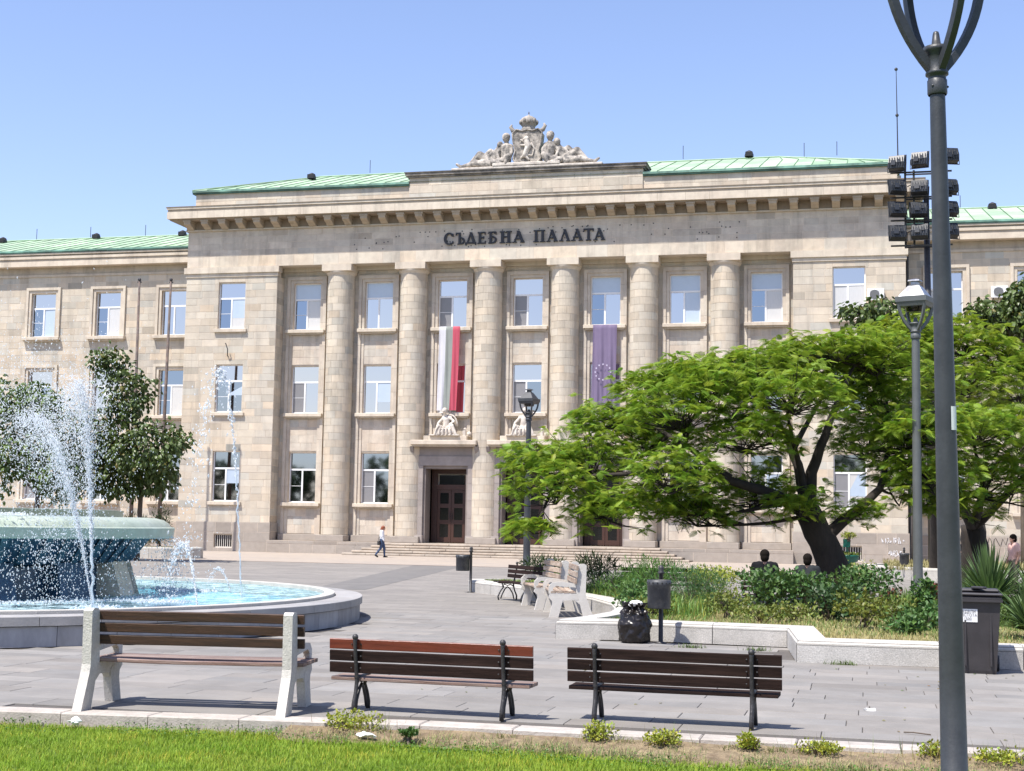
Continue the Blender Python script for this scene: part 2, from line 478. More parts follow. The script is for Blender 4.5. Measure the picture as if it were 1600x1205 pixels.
for i, (x0, x1, y0, y1, dd) in enumerate(slabs):
    if y1 - y0 < 0.03: continue
    z = random.uniform(-0.0025, 0.0015); j = 0.0032; c = 0.0045
    b = MB() if i < 300 else rest
    a = random.gauss(0, 0.075); w_ = random.gauss(0, 0.012)
    b.tint = (1 + a + w_, 1 + a, 1 + a - w_)
    b.add([(x0 + j, y0 + j, -0.03), (x1 - j, y0 + j, -0.03), (x1 - j, y1 - j, -0.03), (x0 + j, y1 - j, -0.03),
           (x0 + j, y0 + j, z - c), (x1 - j, y0 + j, z - c), (x1 - j, y1 - j, z - c), (x0 + j, y1 - j, z - c),
           (x0 + j + c, y0 + j + c, z), (x1 - j - c, y0 + j + c, z), (x1 - j - c, y1 - j - c, z), (x0 + j + c, y1 - j - c, z)],
          [(0, 1, 5, 4), (1, 2, 6, 5), (2, 3, 7, 6), (3, 0, 4, 7), (4, 5, 9, 8), (5, 6, 10, 9), (6, 7, 11, 10), (7, 4, 8, 11), (8, 9, 10, 11)])
    if i < 300: b.build('paving_slab', SLAB, paved)
if rest.v: rest.build('paving_slabs', SLAB, paved)['kind'] = 'stuff'

# pavement along the building, dark strip in the square
sw = MB(); sw.box(-90, 60, 58.0, 90, 0.0, 0.006)
sw.tint = (0.45, 0.4, 0.38); sw.box(-90, 60, 57.86, 58.0, 0.0, 0.009)
tag(sw.build('sidewalk', LIGHTP), 'warm pale sidewalk along the foot of the courthouse', kind='structure')
st = MB(); st.tint = (0.74, 0.75, 0.77)
st.add([(-14.0, 35.4, 0.004), (-12.6, 35.6, 0.004), (-16.2, 57.7, 0.004), (-18.3, 57.7, 0.004)], [(0, 1, 2, 3)])
tag(st.build('pavement_strip', SLAB), 'dark stone strip crossing the square', kind='structure')

# kerb between lawn and paving
kroot = tag(MB().add([(-12, 11.02, -0.2), (6, 12.22, -0.2), (6, 12.4, -0.2), (-12, 11.2, -0.2)], [(0, 1, 2, 3)]).build('kerb', GRANC), kind='structure')
x = -8.6
while x < 3.2:
    w = random.choice((0.78, 0.8, 0.82))
    x1 = x + w
    ya, yb = kerb_y(x), kerb_y(x1)
    b = MB(); b.tint = rt(0.06, 0.01)
    wd = 0.28; j = 0.004; z = 0.003 + random.uniform(-0.002, 0.002); c = 0.012
    def P4(z, e): return [(x + j + e, ya - wd + e, z), (x1 - j - e, yb - wd + e, z), (x1 - j - e, yb - 0.004 - e, z), (x + j + e, ya - 0.004 - e, z)]
    b.add(P4(-0.19, 0) + P4(z - c, 0) + P4(z, c), [(0, 1, 5, 4), (1, 2, 6, 5), (2, 3, 7, 6), (3, 0, 4, 7), (4, 5, 9, 8), (5, 6, 10, 9), (6, 7, 11, 10), (7, 4, 8, 11), (8, 9, 10, 11)])
    b.build('kerb_stone', KERBM, kroot)
    x = x1

# ------------------------------------------------------------------ courthouse
CX0, CX1, CX2, CX3 = -38.12, -32.51, -3.74, 1.92      # left pavilion, colonnade, right pavilion
COLX = [-28.91 + 4.317 * i for i in range(6)]
BAYX = [COLX[0] - 2.1585 + 4.317 * i for i in range(7)]
FR = D + 1.05       # recessed wall behind the columns
WG = D + 2.2        # wings
bld = empty('courthouse', (-18.1, D, 0), label='long limestone courthouse with six round columns and green copper roofs', cat='building')
stones = []         # (area score, tint, verts, faces, material)

def rect_minus(r, hs):
    out = [r]
    for hx0, hx1, hz0, hz1 in hs:
        nxt = []
        for x0, x1, z0, z1 in out:
            if hx0 >= x1 or hx1 <= x0 or hz0 >= z1 or hz1 <= z0: nxt.append((x0, x1, z0, z1)); continue
            if x0 < hx0: nxt.append((x0, hx0, z0, z1))
            if x1 > hx1: nxt.append((hx1, x1, z0, z1))
            a, b = max(x0, hx0), min(x1, hx1)
            if z0 < hz0: nxt.append((a, b, z0, hz0))
            if z1 > hz1: nxt.append((a, b, hz1, z1))
        out = nxt
    return out

JOINT = 0.009
def wall(x0, x1, z0, z1, y, holes=(), course=0.394, lmin=0.55, lmax=1.15, m=LIME, mj=MORTAR, back=None, side=0, depth=0.22, vt=0.07, seen=1.0, wt=0.028, darkp=0.12):
    """masonry face: side=0 faces -Y at plane y, side=1 faces +X at plane x=y (x0..x1 then run along Y)"""
    back = back if back is not None else MORB
    def p(a, o, z):     # a along, o outward
        return (a, y - o, z) if side == 0 else (y + o, a, z)
    xs = sorted({x0, x1} | {h[0] for h in holes if x0 < h[0] < x1} | {h[1] for h in holes if x0 < h[1] < x1})
    zs = sorted({z0, z1} | {h[2] for h in holes if z0 < h[2] < z1} | {h[3] for h in holes if z0 < h[3] < z1})
    for a, b in zip(xs, xs[1:]):
        for c, d in zip(zs, zs[1:]):
            mx, mz = (a + b) / 2, (c + d) / 2
            if any(h[0] < mx < h[1] and h[2] < mz < h[3] for h in holes): continue
            back.quad(p(a, 0, c), p(b, 0, c), p(b, 0, d), p(a, 0, d))
    for h in holes:
        a, b, c, d = h[:4]
        if c == 0.68: depth_ = .9
        else: depth_ = depth
        back.quad(p(a, 0, c), p(a, 0, d), p(a, -depth, d), p(a, -depth, c))
        back.quad(p(b, 0, c), p(b, -depth, c), p(b, -depth, d), p(b, 0, d))
        back.quad(p(a, 0, d), p(b, 0, d), p(b, -depth, d), p(a, -depth, d))
        back.quad(p(a, 0, c), p(a, -depth, c), p(b, -depth, c), p(b, 0, c))
        if c != 0.68: back.quad(p(a, -depth - .12, c), p(b, -depth - .12, c), p(b, -depth - .12, d), p(a, -depth - .12, d))
    nr = max(1, round((z1 - z0) / course)); hh = (z1 - z0) / nr
    for r in range(nr):
        c, d = z0 + r * hh, z0 + (r + 1) * hh
        a = x0
        while a < x1 - 0.01:
            w = random.uniform(lmin, lmax)
            if a + w > x1 - lmin * 0.6: w = x1 - a
            b = a + w
            g = random.gauss(0, vt); wm = random.gauss(0, wt)
            if random.random() < darkp: g -= random.uniform(0.08, 0.2)
            t = (1 + g + wm, 1 + g, 1 + g - wm)
            o = random.uniform(0.006, 0.013)
            for ra, rb, rc, rd in rect_minus((a, b, c, d), holes):
                if rb - ra < 0.04 or rd - rc < 0.04: continue
                j = JOINT
                v = [p(ra + j, 0, rc + j), p(rb - j, 0, rc + j), p(rb - j, 0, rd - j), p(ra + j, 0, rd - j)]
                k = j + 0.004
                v += [p(ra + k, o, rc + k), p(rb - k, o, rc + k), p(rb - k, o, rd - k), p(ra + k, o, rd - k)]
                f = [(4, 5, 6, 7), (0, 1, 5, 4), (1, 2, 6, 5), (2, 3, 7, 6), (3, 0, 4, 7)]
                stones.append(((rb - ra) * (rd - rc) * seen * (1 if side == 0 else .2), t, v, f, m))
            a = b
MORB = MB()

ROWS = [(2.81, 5.63), (7.85, 10.55), (12.62, 15.29)]
HW = 0.825
windows = []   # (x, y plane glass, z0, z1, sill half width, sill z, sill proj, style)

def win_holes(cx, rows=(0, 1, 2)):
    return [(cx - HW, cx + HW, ROWS[r][0], ROWS[r][1]) for r in rows]

# pavilions
for (xa, xb, cxs, seen) in ((CX0, CX1, (-35.27,), 1.0), (CX2, CX3, (-0.91,), 0.8)):
    hs = [h for c in cxs for h in win_holes(c)]
    wall(xa, xb, 1.63, 15.6, D, hs, seen=seen * 1.3)
    hg = [(cxs[0] - 0.56, cxs[0] + 0.56, 0.2, 0.97)]
    wall(xa - 0.06, xb + 0.06, 0.0, 1.63, D - 0.08, hg, course=0.54, lmin=0.9, lmax=1.6, m=GREYST, mj=GREYJ, vt=0.05, wt=.01, seen=seen, depth=0.25)
    b = MB(); b.tint = (0.8, 0.8, 0.8); b.box(xa - 0.06, xb + 0.06, D - 0.08, D + 0.3, 1.63, 1.645)
    b.box(xa - 0.07, xa - 0.06, D - 0.07, D + 2.2, 0, 1.64)
    b.build('base_ledge', GREYST, bld)
    for c in cxs:
        for r in (0, 1, 2): windows.append((c, D + 0.2, ROWS[r][0], ROWS[r][1], 1.0, D - 0.16, r))
    # grille in the base
    g = MB(); g.box(cxs[0] - .56, cxs[0] + .56, D + 0.05, D + 0.09, 0.2, 0.26); g.box(cxs[0] - .56, cxs[0] + .56, D + 0.05, D + 0.09, 0.91, 0.97)
    for k in range(9): g.box(cxs[0] - .5 + k * .125 - .018, cxs[0] - .5 + k * .125 + .018, D + .055, D + .085, 0.26, 0.91)
    g.build('basement_grille', CONC, bld)
    g = MB(); g.box(cxs[0] - .555, cxs[0] + .555, D + .12, D + .13, .205, .965); g.build('opening_shade', BLACK, bld)  # black sheet stands in for the shade inside the grille
# side of left pavilion facing the columns (seen in the recess) and of the right pavilion
wall(D + 0.0, FR, 1.63, 15.6, CX1, (), side=1)
wall(D - .02, FR, 0.68, 1.63, CX1 + 0.06, (), side=1, course=.5, m=GREYST)
b = MB(); b.tint = (0.9, .9, .9)
b.box(CX2 - 0.0, CX2 + 0.1, D + 0.002, FR, 0.68, 15.6)      # inner side of right pavilion
b.box(CX3 - 0.1, CX3, D + 0.002, WG, 0.0, 16.16)
b.box(CX0, CX0 + 0.1, D + 0.002, WG, 0.0, 16.16)
b.build('wall_return', LIME, bld)

# frieze and architrave: one plane over the whole front
wall(CX0, CX3, 16.16, 16.80, D, (), course=0.64, lmin=0.8, lmax=1.7, vt=0.05, seen=.9, darkp=.05, m=TRIM)
wall(CX0, CX3, 16.80, 18.28, D, (), course=0.37, lmin=0.7, lmax=1.5, vt=0.05, seen=.9, m=LIMEP, wt=.012)
b = MB()
b.quad((CX0, D, 16.16), (CX3, D, 16.16), (CX3, FR + .3, 16.16), (CX0, FR + .3, 16.16))
b.quad((CX0, D, 16.16), (CX0, WG + 8, 16.16), (CX0, WG + 8, 19), (CX0, D, 19))
b.quad((CX3, D, 16.16), (CX3, D, 19), (CX3, WG + 8, 19), (CX3, WG + 8, 16.16))
b.build('architrave_soffit', LIME, bld)
# pavilion string course
for xa, xb in ((CX0, CX1), (CX2, CX3)):
    b = MB()
    b.box(xa - .12, xb + .12, D - .15, D + .4, 15.81, 16.155)
    b.box(xa - .05, xb + .05, D - .07, D + .4, 15.6, 15.81)
    b.tint = (.9, .9, .9); b.box(xa - .0, xb + .0, D - .03, D + .2, 16.155, 16.2)
    b.build('string_course', TRIM, bld)
# columns
cstones = []
for ci, cx in enumerate(COLX):
    cy = D + 0.72
    c = MB(); c.tint = (1, 1, 1)
    c.smooth = True; c.lathe([(0.752, 1.03), (0.752, 15.6)], 48, (cx, cy, 0))
    c.lathe([(0.765, 15.55), (0.775, 15.6), (0.82, 15.64), (0.86, 15.70), (0.865, 15.78)], 48, (cx, cy, 0)); c.smooth = False
    c.box(cx - .875, cx + .875, D - .15, D + 1.5, 15.78, 16.155)
    c.tint = (.95, .95, .95); c.box(cx - .75, cx + .75, D - .03, D + .3, 16.155, 16.2)
    co = c.build('column', TRIM, bld)
    p = MB(); p.bbox(cx - .82, cx + .82, D - .12, D + 1.1, .68, 1.02, .02)
    p.build('plinth', GREYST, co)
    nr = 36; hh = (15.56 - 1.03) / nr
    for r in range(nr):
        z0, z1 = 1.03 + r * hh + 0.007, 1.03 + (r + 1) * hh - 0.007
        off = (r % 2) * 0.5 + random.uniform(-0.15, 0.15)
        nk = 7
        for k in range(nk):
            a0 = -pi + 2 * pi * (k + off) / nk + 0.010; a1 = -pi + 2 * pi * (k + 1 + off) / nk - 0.010
            am = (a0 + a1) / 2
            if sin(am) > 0.45: continue
            g = random.gauss(0, .055); wm = random.gauss(0, .02)
            if random.random() < .15: g -= random.uniform(.06, .16)
            v = []; f = []; ns = 5; R = 0.762 + random.uniform(0, .003)
            for i in range(ns + 1):
                t = a0 + (a1 - a0) * i / ns
                v += [(cx + 0.752 * cos(t), cy + 0.752 * sin(t), z0), (cx + R * cos(t), cy + R * sin(t), z0 + .003), (cx + R * cos(t), cy + R * sin(t), z1 - .003), (cx + .752 * cos(t), cy + .752 * sin(t), z1)]
            for i in range(ns):
                q = 4 * i
                f += [(q + 1, q + 5, q + 6, q + 2), (q, q + 4, q + 5, q + 1), (q + 2, q + 6, q + 7, q + 3)]
            f += [(0, 1, 2, 3), (4 * ns + 3, 4 * ns + 2, 4 * ns + 1, 4 * ns)]
            vis = 1 if ci < 4 else (1 if z1 > (9 if ci == 4 else 11) else 0)
            cstones.append((vis * (1 + .3 * -sin(am)) + random.random() * .01, (1 + g + wm, 1 + g, 1 + g - wm), v, f, ci, co))
cstones.sort(key=lambda s: -s[0])
restc = {}
for i, (a, t, v, f, ci, co) in enumerate(cstones):
    if i < 300:
        b = MB(); b.tint = t; b.smooth = False; b.add(v, f); b.build('stone', LIME, co)
    else:
        b = restc.setdefault(ci, (MB(), co))[0]; b.tint = t; b.add(v, f)
for b, co in restc.values(): b.build('column_stones', LIME, co)['kind'] = 'stuff'

# recessed bays
for bi, cx in enumerate(BAYX):
    door = bi in (2, 3, 4)
    hs = win_holes(cx, (1, 2) if door else (0, 1, 2))
    if door: hs.append((cx - 1.27, cx + 1.27, 0.68, 4.9))
    # flat wall between columns
    wall(cx - 2.16, cx + 2.16, 1.03, 16.16, FR, hs, lmin=.5, lmax=.9, vt=.06, seen=.5 if bi < 4 else .3)
    # two-step frame round the whole bay
    z0 = 6.25 if door else 1.03
    for a, c, pr in ((1.0, 1.19, .14), (HW, 1.0, .07)):
        for s in (-1, 1):
            xa, xb = sorted((cx + s * a, cx + s * c))
            n = 11; 
            f = MB()
            for k in range(n):
                za, zb = z0 + (15.66 - z0) * k / n, z0 + (15.66 - z0) * (k + 1) / n
                if a == HW:      # inner band only beside the windows
                    pass
                f.tint = rt(.05, .015); f.box(xa + .003, xb - .003, FR - pr, FR + .02, za + .004, zb - .004)
            f.build('bay_frame', LIMEP, bld)
        f = MB(); f.box(cx - c, cx + c, FR - pr - .004, FR + .02, 15.29 + (a - HW) + .0, 15.29 + (c - HW)); f.build('bay_frame', LIMEP, bld)
    for r in (1, 2) if door else (0, 1, 2):
        windows.append((cx, FR + .2, ROWS[r][0], ROWS[r][1], 1.16, FR - .36, r))
    # spandrel panels (smoother, slightly proud) between windows
    for za, zb in ([(10.6, 12.3)] + ([] if door else [(5.7, 7.5), (1.06, 2.5)]) ):
        wall(cx - .985, cx + .985, za, zb, FR - .02, (), course=.42, lmin=.45, lmax=.9, vt=.05, m=LIMEP, seen=.6 if bi < 4 else .2)
    if not door:
        p = MB(); p.bbox(cx - 1.28, cx + 1.28, FR - .26, FR + .1, .68, 1.03, .015); p.build('plinth', GREYST, bld)
b = MB(); b.box(CX1, CX2, FR - .2, FR - .0, 15.95, 16.158); b.build('soffit_moulding', LIME, bld)

# podium, steps
podium = MB(); podium.tint = (1.05, 1.03, 1.0)
podium.box(CX1 + .02, CX2 - .02, D - .36, FR + .4, 0, .675)
pod = podium.build('podium', GREYST, bld)
wall(CX1 + .02, -25.6, .5, .68, D - .37, (), course=.18, lmin=1.0, lmax=1.8, m=GREYST, vt=.04, wt=.01)
wall(CX1 + .02, -25.6, 0, .5, D - .365, (), course=.5, lmin=1.0, lmax=1.8, m=GREYST, vt=.04, wt=.01)
wall(-10.6, CX2, .5, .68, D - .37, (), course=.18, lmin=1.0, lmax=1.8, m=GREYST, vt=.04, wt=.01)
wall(-10.6, CX2, 0, .5, D - .365, (), course=.5, lmin=1.0, lmax=1.8, m=GREYST, vt=.04, wt=.01)
STEPM = mat('worn_step_stone', (0.45, 0.385, 0.31), 0.8, .15, 3, .3, 30, col2=(.36, .30, .24), mixscale=.8)
for i in range(5):
    zt = .655 - .135 * (i); hw = 7.2 + .42 * (i + 1); yf = D - .36 - .36 * (i + 1)
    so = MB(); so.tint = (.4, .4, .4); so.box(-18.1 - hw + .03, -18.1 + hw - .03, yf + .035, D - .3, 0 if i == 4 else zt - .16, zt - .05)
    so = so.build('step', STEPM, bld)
    x = -18.1 - hw
    while x < -18.1 + hw - .01:
        w = random.uniform(1.3, 2.2)
        if x + w > -18.1 + hw - .8: w = -18.1 + hw - x
        b = MB(); b.tint = rt(.08, .02); b.bbox(x + .006, x + w - .006, yf, yf + .42 if i else D - .3, zt - .105, zt, .02)
        b.build('step_stone', STEPM, so); x += w

# door surrounds, doors
for di, cx in enumerate((BAYX[2], BAYX[3], BAYX[4])):
    yd = D + .28
    b = MB()
    for s in (-1, 1):
        xa, xb = sorted((cx + s * 1.27, cx + s * 1.72))
        for k in range(4):
            za, zb = 1.1 + 3.8 * k / 4, 1.1 + 3.8 * (k + 1) / 4
            b.tint = rt(.05, .01); b.box(xa, xb, yd, FR + .1, za + .004, zb - .004)
        b.tint = (1.1, 1.1, 1.1); xa, xb = sorted((cx + s * 1.22, cx + s * 1.95)); b.bbox(xa, xb, yd - .12, FR, .68, 1.1, .015)
        # scroll bracket
        b.tint = (.85, .85, .85)
        xa, xb = sorted((cx + s * 1.74, cx + s * 1.93))
        b.prism_x([(yd + .1, 5.0), (yd - .02, 5.15), (yd - .1, 5.4), (yd - .32, 5.7), (yd - .42, 5.93), (yd + .3, 5.93), (yd + .3, 5.0)], xa, xb)
    b.tint = (1, 1, 1); b.box(cx - 1.72, cx + 1.72, yd + .002, FR + .1, 4.9, 5.41)
    b.tint = (.86, .86, .86); b.box(cx - 1.72, cx + 1.72, yd + .05, FR + .1, 5.41, 5.93)
    # inner stepped jamb
    b.tint = (.8, .78, .77)
    for s in (-1, 1):
        xa, xb = sorted((cx + s * 1.15, cx + s * 1.27)); b.box(xa, xb, yd + .14, FR + .6, .68, 4.9)
    b.box(cx - 1.15, cx + 1.15, yd + .14, FR + .6, 4.74, 4.9)
    b.build('door_surround', DOORST, bld)
    h = MB(); h.bbox(cx - 1.86, cx + 1.86, D - .3, FR + .1, 6.02, 6.27, .02); h.tint = (.9, .9, .9); h.box(cx - 1.78, cx + 1.78, D - .16, FR, 5.93, 6.02)
    h.tint = (1, 1, 1); h.bbox(cx - 1.2, cx + 1.25, D + .0, FR, 6.27, 6.52, .015)
    h.build('door_hood', TRIM, bld)
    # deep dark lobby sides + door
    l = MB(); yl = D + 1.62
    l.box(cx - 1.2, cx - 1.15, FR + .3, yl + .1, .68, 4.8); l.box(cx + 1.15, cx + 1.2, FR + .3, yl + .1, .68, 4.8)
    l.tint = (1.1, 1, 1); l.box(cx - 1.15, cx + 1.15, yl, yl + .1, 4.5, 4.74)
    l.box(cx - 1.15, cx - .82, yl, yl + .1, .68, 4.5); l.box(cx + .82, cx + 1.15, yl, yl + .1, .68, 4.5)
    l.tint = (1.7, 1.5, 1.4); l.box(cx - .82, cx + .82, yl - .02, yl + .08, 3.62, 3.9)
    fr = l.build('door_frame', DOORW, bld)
    t = MB(); t.box(cx - .72, cx + .72, yl + .03, yl + .06, 3.9, 4.42); t.build('pane', BLACK, fr)
    for s in (-1, 1):
        d = MB(); d.tint = (1.5, 1.35, 1.3)
        xa, xb = (cx - .80, cx - .01) if s < 0 else (cx + .01, cx + .80)
        px = (xa + .15, xb - .15)
        d.box(xa, px[0], yl + .0, yl + .06, .72, 3.6); d.box(px[1], xb, yl + .0, yl + .06, .72, 3.6)
        zz = [.72, 1.0, 1.72, 1.95, 2.62, 2.85, 3.45, 3.6]
        for a_, b_ in zip(zz[0::2], zz[1::2]): d.box(px[0], px[1], yl + .002, yl + .058, a_, b_)
        do = d.build('door', DOORW, bld)
        for a_, b_ in zip(zz[1:-1:2], zz[2::2]):
            g = MB(); g.box(px[0], px[1], yl + .03, yl + .045, a_, b_); g.build('pane', BLACK, do)
        k = MB(); k.tube([(cx + s * .07, yl - .04, 2.0), (cx + s * .07, yl - .04, 2.35)], .02, 6); k.build('handle', IRON, do)
# paper notice on middle door
n_ = MB(); n_.box(BAYX[3] - .5, BAYX[3] - .15, D + 1.585, D + 1.6, 1.95, 2.2)
n_.tint = (.25, .25, .28)
for k in range(3): n_.box(BAYX[3] - .45, BAYX[3] - .25, D + 1.581, D + 1.5845, 2.0 + k * .06, 2.02 + k * .06)
n_.build('notice_sheet', PAPER, bld)

# main cornice
b = MB()
b.box(CX0 - .12, CX3 + .12, D - .14, D + 2, 18.28, 18.36)
b.tint = (.52, .47, .42); b.box(CX0 - .08, CX3 + .08, D - .1, D + 2, 18.36, 18.82)  # dark brown tint deepens the shade between the corbels
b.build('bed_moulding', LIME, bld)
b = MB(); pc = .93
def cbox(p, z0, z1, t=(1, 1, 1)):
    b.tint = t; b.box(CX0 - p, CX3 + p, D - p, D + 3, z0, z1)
cbox(.80, 18.82, 18.9, (.48, .44, .40)); cbox(.93, 18.9, 19.30, (1.04, 1.04, 1.04)); cbox(.90, 19.30, 19.44, (.72, .70, .68)); cbox(.96, 19.44, 19.55); cbox(.99, 19.55, 19.59, (.35, .33, .31))  # lowest band tinted dark to paint shade on the cornice underside
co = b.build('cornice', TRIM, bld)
x = CX0 - pc
while x < CX3 + pc - .1:     # joints in the corona
    x += random.uniform(1.2, 2.0)
    j = MB(); j.tint = (.6, .56, .52); j.box(x, x + .012, D - pc - .004, D - pc + .01, 18.9, 19.3); j.build('joint', LIME, co)
cb = None
nb = 38
for k in range(nb):
    x = CX0 + .25 + (CX3 - CX0 - .5) * k / (nb - 1)
    if cb is None:
        m_ = MB(); m_.tint = (.74, .70, .65); m_.prism_x([(-.1, .0), (-.28, .0), (-.42, .1), (-.60, .14), (-.74, .22), (-.76, .36), (-.1, .36)], -.2, .2)  # corbels tinted darker to deepen the shade under the cornice
        m_.box(-.24, .24, -.79, -.1, .36, .45)
        cb = m_.build('corbel', WEATH if 0 else LIME, bld, world=False, loc=(x + 18.1, 0, 18.365))
    else:
        c2 = cb.copy(); COL.objects.link(c2); c2.location.x = x + 18.1
# attic
wall(CX0 + .38, CX3 - .38, 19.59, 20.48, D + .02, (), course=.445, lmin=.9, lmax=1.8, vt=.05, m=TRIM, seen=.9)
b = MB(); b.box(CX0 + .38, CX3 - .38, D + .06, D + 3, 19.59, 20.48); b.build('attic', LIME, bld)
for _a, _b in ((CX0 + .2, -24.77), (-11.64, CX3 - .2)):
    b = MB(); b.box(_a, _b, D - .1, D + .4, 20.48, 20.56); b.tint = (1.6, 1.4, 1.4); b.box(_a, _b, D - .16, D + .4, 20.56, 20.68); b.build('gutter', COPPERD, bld)
ax0, ax1 = -24.77, -11.64
wall(ax0, ax1, 19.59, 20.9, D - .06, (), course=.43, lmin=.7, lmax=1.6, vt=.06, m=TRIM, seen=.9)
b = MB(); b.box(ax0 + .001, ax1 - .001, D - .055, D + 3, 19.592, 20.9); b.build('attic', LIME, bld)
b = MB(); b.box(ax0 - .1, ax1 + .1, D - .16, D + 3.1, 20.9, 21.0); b.tint = (.8, .8, .8); b.box(ax0 - .2, ax1 + .2, D - .26, D + 3.2, 21.0, 21.14); b.tint = (.45, .45, .45); b.box(ax0 - .24, ax1 + .24, D - .3, D + 3.2, 21.14, 21.2)
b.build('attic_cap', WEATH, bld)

# copper roofs made of sheets
def roof(name, x0, x1, ye, ze, yr, zr, hip0, hip1, cols, rows, piece=True, hx0=0, hx1=0):
    core = MB(); core.tint = (.8, .8, .8)
    A, B = (x0, ye, ze - .03), (x1, ye, ze - .03)
    C_, D_ = (x1 - hip1, yr, zr - .03), (x0 + hip0, yr, zr - .03)
    E_, F_ = (x0, 2 * yr - ye, ze - .03), (x1, 2 * yr - ye, ze - .03)
    core.add([A, B, C_, D_, E_, F_], [(0, 1, 2, 3), (0, 3, 4), (1, 5, 2), (3, 2, 5, 4)])
    ro = core.build(name, COPPER, bld)
    sheets = []
    for r in range(rows):
        t0, t1 = r / rows, (r + 1) / rows
        for c in range(cols):
            def pt(s, t):
                x = x0 + (x1 - x0) * s
                # clip to hip lines
                x = min(max(x, x0 + hip0 * t), x1 - hip1 * t)
                return (x, ye + (yr - ye) * t, ze + (zr - ze) * t)
            s0, s1 = c / cols, (c + 1) / cols
            q = [pt(s0, t0), pt(s1, t0), pt(s1, t1), pt(s0, t1)]
            if q[1][0] - q[0][0] < .03 and q[2][0] - q[3][0] < .03: continue
            m_ = MB(); a = random.gauss(0, .10); m_.tint = (1 + a, 1 + a * .7, 1 + a * .8)
            g = .012
            lift = .008 * (1 - 0)
            q = [(q[0][0] + g, q[0][1] + .01, q[0][2] + lift), (q[1][0] - g, q[1][1] + .01, q[1][2] + lift), (q[2][0] - g, q[2][1] - .01, q[2][2] + .001), (q[3][0] + g, q[3][1] - .01, q[3][2] + .001)]
            if q[1][0] < q[0][0]: q[1] = q[0] = ((q[0][0] + q[1][0]) / 2,) + q[0][1:]
            if q[2][0] < q[3][0]: q[2] = q[3] = ((q[2][0] + q[3][0]) / 2,) + q[2][1:]
            m_.add(q, [(0, 1, 2, 3)])
            if piece: m_.build('roof_sheet', COPPER, ro)
            # standing seam
            m_2 = sheets
            m_2.append((q[0], q[3]))
    sm = MB(); sm.tint = (.45, .55, .5)
    for a, d in sheets:
        w = .014
        sm.add([(a[0] - w, a[1], a[2]), (a[0] + w, a[1], a[2]), (d[0] + w, d[1], d[2]), (d[0] - w, d[1], d[2]),
                (a[0] - w, a[1], a[2] + .035), (a[0] + w, a[1], a[2] + .035), (d[0] + w, d[1], d[2] + .035), (d[0] - w, d[1], d[2] + .035)],
               [(0, 1, 5, 4), (1, 2, 6, 5), (4, 5, 6, 7), (3, 0, 4, 7)])
    sm.build('roof_seams', COPPER, ro)['kind'] = 'stuff'
    rd = MB(); rd.tube([(x0 + hip0, yr, zr + .03), (x1 - hip1, yr, zr + .03)], .06, 6); rd.tube([(x0, ye, ze + .03), (x0 + hip0, yr, zr + .03)], .05, 6); rd.tube([(x1, ye, ze + .03), (x1 - hip1, yr, zr + .03)], .05, 6)
    rd.build('ridge_cap', COPPER, ro)
    return ro
R1 = roof('roof', CX0 + .2, CX3 - .2, D - .1, 20.69, D + 8, 23.25, 4.6, 6.6, 44, 3)
R2 = roof('roof', -75, CX0 + .3, WG - .55, 17.82, D + 9.5, 20.15, 0, 0, 40, 3)
R3 = roof('roof', CX3 - .3, 32, WG - .55, 17.82, D + 9.5, 20.15, 0, 0, 32, 3)
# vents and lightning rods on the roofs
for ro, pts in ((R1, [(-32.6, .62), (-6.6, .93)]), (R2, [(-56, .9), (-43.2, .97), (-49.5, .99)]), (R3, [(6.9, .93)])):
    for x, t in pts:
        ye = D - .1 if ro is R1 else WG - .55; yr = D + 8 if ro is R1 else D + 9.5
        ze, zr = (20.69, 23.4) if ro is R1 else (17.82, 20.15)
        yy, zz = ye + (yr - ye) * t, ze + (zr - ze) * t
        v = MB(); v.smooth = False; v.lathe([(.26, 0), (.26, .12), (.2, .3), (.05, .38)], 10, (x, yy, zz)); v.tint = (.3, .3, .3); v.box(x - .2, x + .2, yy - .27, yy - .2, zz, zz + .25)
        v.build('roof_vent', IRON, ro)
    xr = [-30, -22, -10.5, -3.4, -1.6] if ro is R1 else ([-58, -54, -50, -46, -42, -39.5] if ro is R2 else [5.2, 9.4, 12])
    for x in xr:
        ye = D + 8 if ro is R1 else D + 9.5; zz = 23.4 if ro is R1 else 20.15
        if x > -3.5 and ro is R1: ye -= 2.2; zz -= .75
        v = MB(); v.tube([(x, ye, zz), (x, ye, zz + .8)], .02, 5); v.build('lightning_rod', IRON, ro)

